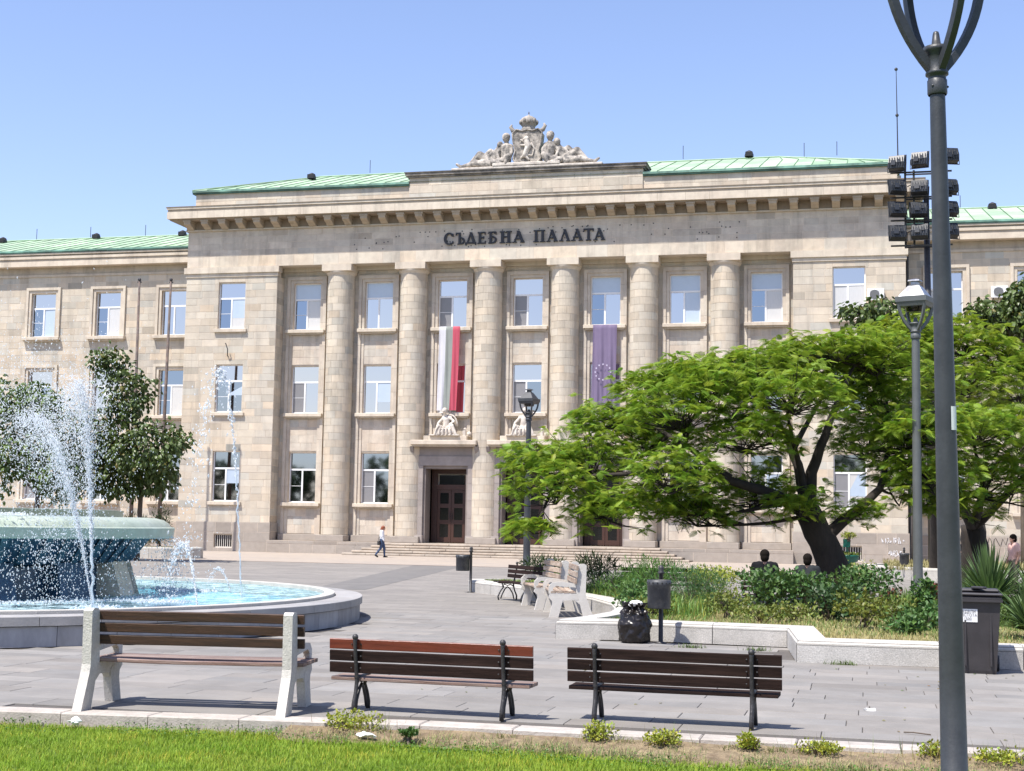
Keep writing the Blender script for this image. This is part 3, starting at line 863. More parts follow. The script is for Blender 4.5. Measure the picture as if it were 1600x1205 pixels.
# wings
for (xa, xb, cs, seen) in ((-74, CX0, [-39.97 - 4.34 * k for k in range(6)], .8), (CX3, 31, [4.0 + 4.34 * k for k in range(5)], .6)):
    hs = [h for c in cs for h in win_holes(c)]
    wall(xa, xb, 1.55, 16.3, WG, [h for h in hs if xa < h[0] and h[1] < xb], seen=seen)
    wall(xa, xb, 0, 1.55, WG - .07, (), course=.52, lmin=.9, lmax=1.5, m=GREYST, vt=.05, seen=seen * .5)
    b = MB()
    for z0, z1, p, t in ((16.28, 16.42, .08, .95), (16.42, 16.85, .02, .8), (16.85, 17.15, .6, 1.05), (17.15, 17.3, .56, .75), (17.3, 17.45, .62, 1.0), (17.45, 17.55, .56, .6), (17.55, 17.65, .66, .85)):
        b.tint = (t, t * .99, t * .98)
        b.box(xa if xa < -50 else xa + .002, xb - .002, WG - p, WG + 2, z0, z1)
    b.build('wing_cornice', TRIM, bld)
    b = MB(); b.box(xa, xb, WG - .68, WG + .5, 17.65, 17.72); b.tint = (1.6, 1.5, 1.5); b.box(xa, xb, WG - .72, WG + .5, 17.72, 17.82); b.build('gutter', COPPERD, bld)
    for c in cs:
        for r in (0, 1, 2):
            z0, z1 = ROWS[r]
            windows.append((c, WG + .2, z0, z1, 1.25, WG - .3, r))
            f = MB(); o = 1.16
            for s in (-1, 1):
                for a, e, pr in ((HW, 1.0, .05), (1.0, o, .12)):
                    xa_, xb_ = sorted((c + s * a, c + s * e)); f.tint = rt(.04, .01); f.box(xa_, xb_, WG - pr, WG + .01, z0 - .02, z1 + (a - HW) + .0)
            f.tint = (1, 1, 1); f.box(c - 1.0, c + 1.0, WG - .052, WG + .01, z1, z1 + .175); f.box(c - o, c + o, WG - .122, WG + .01, z1 + .175, z1 + .335)
            f.build('window_surround', TRIM, bld)
MORB.build('wall', MORTAR, bld)
stones.sort(key=lambda s: -s[0])
rests = {}
for i, (a, t, v, f, m_) in enumerate(stones):
    if i < 300:
        b = MB(); b.tint = t; b.add(v, f); b.build('wall_stone', m_, bld)
    else:
        b = rests.setdefault(m_.name, (MB(), m_))[0]; b.tint = t; b.add(v, f)
for b, m_ in rests.values(): b.build('wall_stones', m_, bld)['kind'] = 'stuff'
# solid body behind the faces
b = MB(); b.box(-73.9, 30.9, WG + .4, WG + 14, 0, 17.6); b.box(CX0 + .15, CX3 - .15, FR + .35 + .4, WG + 14, .02, 20.4); b.build('building_core', MORTAR, bld)

# windows
wcache = {}
def win_mesh(h, kind):
    key = (round(h, 2), kind)
    if key in wcache: return wcache[key]
    w = HW; f = MB(); t = .055
    zt = h * .655
    f.box(-w, -w + t, -.03, .04, 0, h); f.box(w - t, w, -.03, .04, 0, h)
    f.box(-w + t, w - t, -.03, .04, 0, t); f.box(-w + t, w - t, -.03, .04, h - t, h)
    f.box(-w + t, w - t, -.035, .04, zt - .05, zt + .05); mx = -.06 if kind != 'c' else .0
    f.box(mx - .045, mx + .045, -.032, .04, t, zt - .05)
    fm = f.mesh('window', PVC)
    p1 = MB(); p1.box(-w + t, w - t, .0, .01, zt + .05, h - t)
    p2 = MB(); p2.box(-w + t, mx - .045, .0, .01, t, zt - .05)
    p3 = MB(); p3.box(mx + .045, w - t, .0, .01, t, zt - .05)
    bar = MB(); bar.box(-w + t, mx - .045, -.02, .0, zt * .5 - .012, zt * .5 + .012)
    wcache[key] = (fm, p1, p2, p3, bar)
    return wcache[key]
pm = {}
WSTY = {}
random.seed(21)
for (cx, y, z0, z1, sh, sy, r) in windows:
    h = z1 - z0
    fm, p1, p2, p3, bar = win_mesh(h, 'a')
    wo = bpy.data.objects.new('window', fm); COL.objects.link(wo); wo.parent = bld
    wo.location = Vector((cx, y, z0)) - wloc(bld)
    ax = random.uniform(-.006, .006); 
    dark = r == 0
    top = GLASSD if (dark or (r == 1 and abs(cx + 39.97) < .1)) else GLASS
    if r == 2 and CX1 < cx < CX2: top = BLIND if random.random() < .75 else GLASS
    lp = random.choice([SCREEN, SCREEN, GLASS if not dark else GLASSD, GLASSD]) if r < 2 or random.random() < .35 else random.choice([GLASS, GLASSD])
    rp = GLASSD if dark or (r == 1 and cx < -34 and random.random() < .6) else GLASS
    q_ = random.random()
    if q_ < .12: rp = CURTAIN
    elif q_ < .22: rp = BLIND
    elif q_ < .3: rp = GLASSD
    if random.random() < .1: lp = CURTAIN
    for pb, mt in ((p1, top), (p2, lp), (p3, rp)):
        k = (id(pb), mt.name)
        if k not in pm: pm[k] = pb.mesh('pane', mt)
        po = bpy.data.objects.new('pane', pm[k]); COL.objects.link(po); po.parent = wo
        po.rotation_euler = (random.uniform(-.012, .008), 0, random.uniform(-.012, .012))
    if random.random() < .3:
        key_ = ('blind', round(h, 2), random.choice((.25, .45, .65)))
        if key_ not in pm:
            zt_ = h * .655; bb_ = MB(); bb_.box(-.015, HW - .055, -.006, -.002, zt_ - .05 - (zt_ - .1) * key_[2], zt_ - .05)
            pm[key_] = bb_.mesh('blind', BLIND)
        po = bpy.data.objects.new('blind', pm[key_]); COL.objects.link(po); po.parent = wo
    if lp in (SCREEN, GLASSD):
        k = (id(bar), 0)
        if k not in pm: pm[k] = bar.mesh('screen_bar', PVC)
        po = bpy.data.objects.new('screen_bar', pm[k]); COL.objects.link(po); po.parent = wo
    k = ('sill', sh, round(y - sy, 3))
    if k not in pm:
        s_ = MB(); s_.bbox(-sh, sh, -(y - sy), -.0, -.22, -.03, .015); s_.tint = (.95, .95, .95); s_.box(-sh + .08, sh - .08, -(y - sy) + .12, -.05, -.30, -.22)
        pm[k] = s_.mesh('sill', TRIM)
    so = bpy.data.objects.new('sill', pm[k]); COL.objects.link(so); so.parent = wo
random.seed(33)
# graffiti drawn on the base stones
def scribble(pts, y, w, m_, name='graffiti'):
    g = MB()
    for st_ in pts:
        g.tube([(x, y, z) for x, z in st_], w, 4)
    return g.build(name, m_, bld)
GRW = mat('white_spray_paint', (.75, .75, .76), .7); GRB = mat('black_spray_paint', (.05, .045, .045), .7)
def tagline(x0, x1, z0, z1, n, seed):
    r_ = random.Random(seed); out = []
    for k in range(n):
        cx = x0 + (x1 - x0) * (k + .5) / n; w = (x1 - x0) / n
        a = [(cx + r_.uniform(-.6, .6) * w, r_.uniform(z0, z1)) for _ in range(6)]
        # smooth
        s_ = []
        for i in range(len(a) - 1):
            for t in (0, .33, .66): s_.append((a[i][0] * (1 - t) + a[i + 1][0] * t, a[i][1] * (1 - t) + a[i + 1][1] * t))
        out.append(s_)
    return out
scribble(tagline(.62, 1.72, 1.12, 1.42, 9, 3), D - .1, .012, GRW)
scribble(tagline(.95, 1.62, .45, .78, 6, 5), D - .1, .012, GRW)
scribble([[(-9.95, 1.95), (-9.75, 1.45)], [(-9.6, 1.55), (-9.5, 1.9), (-9.35, 1.93), (-9.4, 1.75), (-9.55, 1.7)], [(-9.35, 1.7), (-9.2, 1.45)], [(-9.25, 1.8), (-9.0, 1.82)], [(-9.15, 1.95), (-9.0, 1.7), (-8.95, 1.95)]], FR - .04, .014, GRB)
scribble([[(5.72, 1.5), (5.62, 1.15), (5.85, 1.1), (5.95, 1.5)], [(6.0, 1.45), (6.1, 1.1), (6.2, 1.45)], [(6.25, 1.5), (6.45, 1.1)], [(6.5, 1.1), (6.6, 1.45), (6.75, 1.15), (6.85, 1.5)]], WG - .09, .014, GRB)
hk = MB(); hk.tube([(-35.36, D, 11.0), (-35.36, D - .12, 11.05), (-35.3, D - .25, 11.4), (-35.42, D - .3, 11.75)], .03, 6); hk.build('flag_hook', IRON, bld)
# dark upright tube where the right pavilion meets the wing
for x in (CX3 + .13,):
    d_ = MB(); d_.tube([(x, WG - .12, .1), (x, WG - .12, 16.2)], .07, 8); d_.build('corner_tube', IRON, bld)
# ------------------------------------------------------------------ inscription
ins = empty('building_inscription', (-18.2, D - .06, 17.05), label='black metal letters reading СЪДЕБНА ПАЛАТА on the frieze', cat='sign')
def letter(ch, x0, x1):
    w = x1 - x0; H = .66; z0 = 17.06; b = MB(); st = [0]
    def P(poly):
        st[0] += 1; d = .0012 * st[0]
        b.prism_y([(x0 + u * w, z0 + v * H) for u, v in poly], D - .10 - d, D - .012)
    def stem(a, c, lo=0, hi=1): P([(a, lo), (c, lo), (c, hi), (a, hi)])
    def ser(a, c, v, t=.075): P([(a, v - t / 2), (c, v - t / 2), (c, v + t / 2), (a, v + t / 2)])
    def line(p, q, t):   # t horizontal width
        P([(p[0] - t / 2, p[1]), (p[0] + t / 2, p[1]), (q[0] + t / 2, q[1]), (q[0] - t / 2, q[1])])
    def arc(cx, cz, rx, rz, a0, a1, t, n=12, tv=None):
        tv = tv or t
        for k in range(n):
            A, B = radians(a0 + (a1 - a0) * k / n), radians(a0 + (a1 - a0) * (k + 1) / n)
            P([(cx + (rx - t) * cos(A), cz + (rz - tv) * sin(A)), (cx + rx * cos(A), cz + rz * sin(A)), (cx + rx * cos(B), cz + rz * sin(B)), (cx + (rx - t) * cos(B), cz + (rz - tv) * sin(B))])
    if ch == 'С': arc(.52, .5, .5, .53, 48, 312, .24, 18, .13); stem(.80, .92, .68, .92); stem(.82, .92, .1, .28)
    if ch == 'Ъ': stem(.30, .54); ser(0, .5, .94, .12); stem(0, .1, .78, .96); ser(.2, .7, .04); arc(.6, .3, .4, .3, -90, 90, .2, 10, .11); ser(.5, .66, .55, .1)
    if ch == 'Д': line((.16, .06), (.52, 1), .13); line((.84, .06), (.50, 1), .24); ser(.04, .98, .1, .13); stem(.0, .12, -.08, .12); stem(.9, 1., -.08, .12)
    if ch == 'Е': stem(.15, .42); ser(.02, .92, .95, .1); ser(.02, .95, .05, .1); ser(.4, .75, .52, .1); stem(.86, .95, .76, .98); stem(.88, .98, 0, .24); stem(.7, .78, .42, .62)
    if ch == 'Б': stem(.14, .40); ser(.02, .9, .95, .1); stem(.84, .93, .74, .98); ser(.02, .6, .05, .1); arc(.5, .31, .5, .31, -90, 90, .24, 10, .11); ser(.38, .55, .57, .1)
    if ch == 'Н': stem(.13, .36); stem(.64, .87); ser(.02, .46, .04); ser(.02, .46, .96); ser(.54, .98, .04); ser(.54, .98, .96); ser(.34, .66, .52, .11)
    if ch == 'П': stem(.13, .34); stem(.68, .89); ser(.02, .98, .95, .1); ser(.0, .46, .04); ser(.56, 1., .04)
    if ch == 'А': line((.17, .05), (.50, 1), .11); line((.84, .05), (.46, 1), .25); ser(.26, .72, .33, .1); ser(.0, .36, .04); ser(.64, 1., .04)
    if ch == 'Л': line((.17, .05), (.50, 1), .11); line((.84, .05), (.46, 1), .25); ser(.0, .36, .04); ser(.64, 1., .04)
    if ch == 'Т': stem(.38, .62); ser(.0, 1., .94, .11); stem(.0, .09, .76, .96); stem(.91, 1., .76, .96); ser(.24, .76, .04)
    b.build('letter', LETTER, ins)
def lx1(p): return -22.70 + (p - 83) * .006357
def lx2(p): return -17.62 + (p - 882) * .00619
for ch, a, c in (('С', 83, 178), ('Ъ', 192, 275), ('Д', 278, 375), ('Е', 387, 462), ('Б', 483, 560), ('Н', 583, 692), ('А', 698, 805)): letter(ch, lx1(a), lx1(c))
for ch, a, c in (('П', 882, 988), ('А', 1000, 1100), ('Л', 1115, 1213), ('А', 1222, 1325), ('Т', 1330, 1420), ('А', 1418, 1522)): letter(ch, lx2(a), lx2(c))
ho = MB(); r_ = random.Random(4)
for k in range(90):
    x = r_.uniform(-28, -6); z = r_.choice((16.98, 17.3, 17.62, 17.85)) + r_.uniform(-.06, .06)
    ho.box(x - .03, x + .03, D - .0175, D - .004, z - .03, z + .03)
ho.build('bolt_holes', LETTER, bld)['kind'] = 'stuff'

# ------------------------------------------------------------------ figures: one continuous body from capsules
def capsule(b, p0, r0, p1, r1, n=10):
    p0, p1 = Vector(p0), Vector(p1)
    b.ball(p0, r0, n, 6); b.ball(p1, r1, n, 6)
    if (p1 - p0).length > 1e-4: b.tube([p0, p1], [r0, r1], n)
def body(name, caps, balls, m_, parent, vox, smooth=4, world=False, M=None):
    b = MB(); b.M = M
    for c in caps: capsule(b, *c)
    for c, r, s_ in balls: b.ball(c, r, 12, 8, s_)
    o = b.build(name, m_, parent, world=world)
    rm = o.modifiers.new('Remesh', 'REMESH'); rm.mode = 'VOXEL'; rm.voxel_size = vox; rm.use_smooth_shade = True
    sm = o.modifiers.new('Smooth', 'SMOOTH'); sm.iterations = smooth; sm.factor = .5
    return o
def bake(o):
    dg = bpy.context.evaluated_depsgraph_get(); dg.update()
    me = bpy.data.meshes.new_from_object(o.evaluated_get(dg))
    o.modifiers.clear(); o.data = me
    a = me.color_attributes.get('tint')
    if a: me.color_attributes.remove(a)
    a = me.color_attributes.new('tint', 'FLOAT_COLOR', 'POINT')
    a.data.foreach_set('color', np.ones(len(me.vertices) * 4, dtype=np.float32))
    return o

STATUR = mat('weathered_sculpture_stone', (.47, .42, .36), .85, .15, 5, .6, 18, col2=(.13, .12, .11), mixscale=2.6, mixw=.10)
# crowning sculpture on the attic
SC = (-18.1, D + .5, 21.2)
cs = empty('rooftop_sculpture', SC, label='stone coat of arms with crown and reclining figures on the roof parapet', cat='sculpture')
b = MB(); b.bbox(-4.25, 4.25, -.6, .6, 0, .16, .03); b.bbox(-1.9, 1.9, -.62, .6, .16, .34, .03); b.build('plinth', STATUE, cs, world=False)
sh = MB()
pr = [(-.62, .34), (-.78, .55), (-.66, 1.0), (-.78, 1.5), (-.84, 2.0), (-.62, 2.22), (-.3, 2.12), (0, 2.2), (.3, 2.12), (.62, 2.22), (.84, 2.0), (.78, 1.5), (.66, 1.0), (.78, .55), (.62, .34)]
sh.prism_y(pr, -.38, .25)
n0 = len(pr)
for i in range(n0):     # raised rim
    a, c = pr[i], pr[(i + 1) % n0]
    sh.tube([(a[0], -.40, a[1]), (c[0], -.40, c[1])], .05, 6)
so = sh.build('shield', STATUR, cs, world=False)
# rampant lion relief
body('lion_relief', [((-.12, -.42, .75), .13, (.08, -.42, 1.25), .17), ((.08, -.42, 1.25), .17, (-.02, -.44, 1.55), .15), ((-.1, -.42, .8), .1, (-.32, -.42, .62), .05), ((-.1, -.42, .75), .1, (.12, -.42, .5), .06),
     ((.0, -.42, 1.3), .08, (-.36, -.44, 1.32), .05), ((-.02, -.42, 1.42), .07, (-.34, -.44, 1.62), .05), ((-.12, -.42, .8), .05, (.32, -.42, .72), .035), ((.32, -.42, .72), .035, (.42, -.42, 1.1), .035), ((.42, -.42, 1.1), .035, (.28, -.42, 1.4), .06)],
     [((-.02, -.46, 1.66), .16, (1, .8, 1)), ((-.14, -.5, 1.63), .08, (1, 1, .8)), ((-.02, -.46, 1.9), .09, (1.2, .7, .6))], STATUE, so, .028, 1)
for s in (-1, 1):
    v = MB(); v.smooth = True
    v.tube([(s * .6, -.2, 2.12), (s * .85, -.22, 2.2), (s * .98, -.25, 2.42), (s * .9, -.25, 2.55)], [.12, .13, .1, .04], 8)
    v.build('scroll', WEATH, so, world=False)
cr = MB(); cr.smooth = True
cr.lathe([(.40, 2.18), (.42, 2.3), (.36, 2.36), (.36, 2.46), (.44, 2.52), (.47, 2.72), (.40, 2.9), (.2, 3.02), (.06, 3.05), (.05, 3.12), (.001, 3.14)], 20, (0, -.05, 0))
for k in range(10):
    t = 2 * pi * k / 10; cr.ball((.47 * cos(t), -.05 + .47 * sin(t), 2.66 + .05 * (k % 2)), .09, 6, 4, (1, 1, 1.6))
cr.smooth = False; cr.tint = (.5, .5, .5); cr.box(-.015, .015, -.065, -.035, 3.12, 3.3); cr.box(-.06, .06, -.065, -.035, 3.2, 3.23)
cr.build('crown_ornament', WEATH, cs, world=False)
def seated_supporter(s):
    caps = [((s * 1.25, -.1, .55), .24, (s * 1.2, -.1, 1.25), .26), ((s * 1.0, -.12, 1.35), .13, (s * 1.45, -.1, 1.38), .14), ((s * 1.22, -.1, 1.45), .11, (s * 1.24, -.12, 1.68), .1),
            ((s * 1.0, -.14, 1.35), .11, (s * .85, -.3, 1.05), .09), ((s * .85, -.3, 1.05), .09, (s * .95, -.42, .6), .07), ((s * 1.48, -.1, 1.35), .11, (s * 1.75, -.2, 1.0), .08), ((s * 1.75, -.2, 1.0), .08, (s * 1.62, -.35, .65), .07),
            ((s * 1.25, -.2, .55), .2, (s * .98, -.5, .72), .15), ((s * .98, -.5, .72), .15, (s * 1.15, -.52, .3), .1), ((s * 1.35, -.2, .5), .2, (s * 1.9, -.45, .42), .14), ((s * 1.9, -.45, .42), .14, (s * 1.35, -.5, .25), .09)]
    balls = [((s * 1.25, -.15, 1.85), .2, (1, 1, 1.15)), ((s * 1.25, -.12, 1.93), .2, (1.05, 1.05, .95)), ((s * 1.2, -.33, 1.83), .045, (1, 1, 1.5))]
    caps = [(a, r * 1.22, b_, q * 1.22) for a, r, b_, q in caps]; balls = [(a, r * 1.12, q) for a, r, q in balls]
    return body('seated_figure', caps, balls, STATUR, cs, .035, 1)
def reclining(s):
    caps = [((s * 1.95, .05, .5), .24, (s * 1.75, .0, 1.05), .22), ((s * 1.75, 0, 1.15), .14, (s * 1.65, -.1, 1.4), .1), ((s * 1.95, -.05, 1.05), .12, (s * 2.3, -.15, .8), .09), ((s * 2.3, -.15, .8), .09, (s * 2.2, -.35, .45), .07),
            ((s * 2.0, -.05, .42), .24, (s * 2.75, -.1, .95), .18), ((s * 2.75, -.1, .95), .17, (s * 3.35, -.15, .35), .11), ((s * 2.1, -.2, .36), .22, (s * 2.95, -.35, .42), .15), ((s * 2.95, -.35, .42), .14, (s * 3.75, -.3, .26), .09),
            ((s * 3.75, -.3, .26), .08, (s * 4.0, -.35, .42), .06), ((s * 2.2, -.1, .35), .2, (s * 3.0, .1, .3), .18), ((s * 1.8, .1, 1.1), .1, (s * 2.2, .15, 1.2), .08), ((s * 2.2, .15, 1.2), .13, (s * 2.45, .1, 1.0), .1)]
    balls = [((s * 1.62, -.12, 1.5), .18, (1, 1, 1.15))] if s > 0 else [((s * 1.6, -.1, 1.48), .16, (1, 1, 1.15))]
    caps = [(a, r * 1.3, b_, q * 1.3) for a, r, b_, q in caps] + [((s * 2.1, .1, .3), .3, (s * 3.0, .1, .3), .24), ((s * 1.5, .1, .5), .35, (s * 1.9, .15, .7), .3)]; balls = [(a, r * 1.15, q) for a, r, q in balls]
    return body('reclining_figure', caps, balls, STATUR if s < 0 else STATUR, cs, .035, 1)
for s in (-1, 1): seated_supporter(s); reclining(s)
for o in list(cs.children_recursive):
    if o.modifiers: bake(o)

# seated statues above the doors
def door_statue(cx, lab, mir):
    e = empty('seated_statue', (cx, D + .35, 6.52), label=lab, cat='statue', group='white stone statues above the courthouse doors')
    s = mir
    caps = [((0, .05, .38), .2, (s * -.05, .08, .95), .2), ((-.2, .05, 1.02), .1, (.2, .05, 1.02), .1), ((s * -.05, .02, 1.1), .08, (s * -.08, -.05, 1.22), .07),
            ((-.2, .02, .98), .09, (-.42, -.12, .72), .07), ((-.42, -.12, .72), .07, (-.5, -.25, .4), .06), ((.2, .02, .98), .09, (.45, -.08, .8), .07), ((.45, -.08, .8), .07, (.25, -.3, .62), .06),
            ((-.12, -.05, .35), .17, (-.35, -.4, .5), .13), ((-.35, -.4, .5), .13, (-.4, -.45, .05), .1), ((.12, -.05, .35), .17, (.4, -.38, .52), .14), ((.4, -.38, .52), .13, (.62, -.42, .08), .1),
            ((-.3, -.35, .2), .2, (.45, -.3, .2), .2), ((0, .1, .2), .28, (0, -.2, .15), .25)]
    balls = [((s * -.1, -.1, 1.38), .135, (1, 1.05, 1.2)), ((s * -.1, -.05, 1.44), .14, (1.05, 1.05, .9)), ((s * -.11, -.235, 1.36), .03, (1, 1, 1.4))]
    o = bake(body('figure', caps, balls, STATUE, e, .03, 1))
    b = MB(); b.bbox(-.85, .85, -.5, .2, 0.0, .06, .01)
    for k in range(5):   # drapery folds
        b.tube([(-.5 + k * .22, -.52, .05), (-.42 + k * .2, -.56 + .03 * (k % 2), .35), (-.3 + k * .15, -.5, .52)], [.06, .05, .03], 6)
    b.build('drapery', STATUE, e, world=False)
    if mir > 0:
        a = MB(); a.smooth = True
        a.tube([(.15 + .42 * cos(t), .16, .55 + .62 * sin(t)) for t in [pi * k / 10 for k in range(11)]], .055, 8)
        a.smooth = False; a.tint = (.55, .5, .45); a.prism_y([(.15 + .42 * cos(t), .55 + .62 * sin(t)) for t in [pi * k / 10 for k in range(11)]], .17, .24)
        a.build('shield', STATUE, e, world=False)
    c = MB(); c.bbox(.95, 1.12, -.1, .1, 0, .3, .02); c.ball((1.3, 0, .12), .13, 8, 6); c.ball((1.05, 0, .38), .08, 8, 6); c.build('ornament', STATUE, e, world=False)
    return e
door_statue(BAYX[2], 'white seated statue with round shield above left door, below tricolour flag', 1)
door_statue(BAYX[3], 'white seated statue in draped robe above the middle door, behind the street lamp', -1)
door_statue(BAYX[4], 'white seated statue above the right door, hidden by the tree', 1)

# ------------------------------------------------------------------ hanging flags
def flag(x0, x1, zt, zb, cols, name, lab, stars=False, seed=1, twist=0):
    rr = random.Random(seed)
    NX, NZ = 24, 40
    V = []; y0 = FR - .42
    for j in range(NZ + 1):
        t = j / NZ; z = zt + (zb - zt) * t
        for i in range(NX + 1):
            s = i / NX
            x = x0 + (x1 - x0) * s - .04 * t + .03 * sin(t * 3 + 1)
            y = y0 + .045 * sin(s * 14 + t * 1.5) * (.4 + .6 * t) + .03 * sin(s * 33 - t * 4) * (.3 + t) - .12 * t * (0 if not twist else (s - .3))
            if j == 0: y = y0 + .05
            V.append((x, y, z))
    e = empty(name, (x0, y0, zb), label=lab, cat='flag')
    nb = len(cols)
    for k, c in enumerate(cols):
        i0, i1 = NX * k // nb, NX * (k + 1) // nb
        vs = []; fs = []; w = i1 - i0 + 1
        for j in range(NZ + 1):
            for i in range(i0, i1 + 1): vs.append(V[j * (NX + 1) + i])
        for j in range(NZ):
            for i in range(w - 1): fs.append((j * w + i, j * w + i + 1, (j + 1) * w + i + 1, (j + 1) * w + i))
        m_ = mat(name + '_cloth', c, .7, .05, 2, trans=.3)
        b = MB(); b.smooth = True; b.add(vs, fs)
        b.build('cloth' if nb == 1 else 'stripe', m_, e)
    if stars:
        m_ = mat('flag_star', (.52, .47, .60), .7, .02)
        cx, cz, R = (x0 + x1) / 2, zt + (zb - zt) * .56, .42
        for k in range(12):
            a = 2 * pi * k / 12
            sx, sz = cx + R * cos(a) - .03, cz + R * sin(a) * 1.0
            pts = [(sx + (.065 if q % 2 == 0 else .027) * cos(pi / 2 + q * pi / 5), sz + (.065 if q % 2 == 0 else .027) * sin(pi / 2 + q * pi / 5)) for q in range(10)]
            b = MB(); b.prism_y(pts, y0 - .14, y0 - .13); b.build('star', m_, e)
    return e
flag(-23.08, -21.90, 12.62, 7.95, [(.72, .72, .76), (.34, .37, .34), (.60, .10, .15)], 'tricolour_flag', 'white, grey green and red flag hanging below a window', seed=2, twist=1)
flag(-14.42, -13.12, 12.58, 7.95, [(.235, .185, .30)], 'star_flag', 'faded purple flag with a ring of small stars', stars=True, seed=3)

# ------------------------------------------------------------------ air conditioners, mast on the roof
def aircon(x, y, z, lab):
    e = empty('air_conditioner', (x, y - .2, z), label=lab, cat='air conditioner', group='air conditioner units on the facade')
    b = MB(); b.bbox(-.42, .42, -.2, .12, -.3, .3, .02); b.build('casing', PVC, e, world=False)
    g = MB(); g.tint = (.15, .15, .15); g.lathe([(.001, 0), (.24, 0)], 20); 
    g = MB(); g.tint = (.12, .12, .12); g.prism_y([(-.06 + .24 * cos(t), .24 * sin(t)) for t in [2 * pi * k / 20 for k in range(20)]], -.215, -.205)
    g.tint = (.5, .5, .5)
    for k in range(9): g.box(-.3, .18, -.222, -.216, -.2 + k * .05, -.19 + k * .05)
    g.build('fan_grille', PVC, e, world=False)
    s = MB()
    for a in (-.3, .3): s.box(a - .02, a + .02, -.1, .19, -.34, -.3)
    s.build('bracket', IRON, e, world=False)
aircon(.42, D, 13.75, 'white air conditioner right of the upper window on the right pavilion')
aircon(6.62, WG, 14.1, 'white air conditioner with antenna wires on the right wing')
an = MB(); an.tube([(1.75, D + 8, 22.4), (1.72, D + 8, 25.4), (1.69, D + 8, 28.1)], [.045, .035, .02], 6); an.ball((1.72, D + 8, 25.4), .1, 8, 6); an.ball((1.69, D + 8, 28.1), .1, 8, 6)
tag(an.build('antenna_mast', IRON), 'thin tall antenna rising from the right end of the roof', 'antenna')

# ------------------------------------------------------------------ flagpoles
def flagpole(xt, xb, y, zt, lab):
    e = empty('flagpole', (xb, y, 0), label=lab, cat='flagpole', group='bare flagpoles in front of the left wing')
    R_ = mat('rusty_pole', (.16, .11, .085), .8, .4, 4, .2, 20, col2=(.09, .075, .07), mixscale=3) if 'rusty_pole' not in bpy.data.materials else bpy.data.materials['rusty_pole']
    b = MB(); b.smooth = True; b.tube([(xb, y, 0), (xb + (xt - xb) * .45, y, zt * .45), (xt, y, zt)], [.12, .095, .06], 10); b.build('pole', R_, e)
    c = MB(); c.ball((xt, y, zt + .08), .1, 8, 6); c.box(xt - .1, xt + .12, y - .03, y + .03, zt - .1, zt - .02); c.build('finial', IRON, e)
    f = MB(); f.lathe([(.3, 0), (.3, .12), (.16, .2), (.14, .4)], 12, (xb, y, 0)); f.build('foot', GREYST, e)
flagpole(-38.9, -38.8, 71.6, 14.75, 'bare rusty flagpole standing behind the tree left of the pavilion')
flagpole(-37.0, -37.15, 71.6, 14.7, 'bare weathered flagpole just left of the pavilion corner')

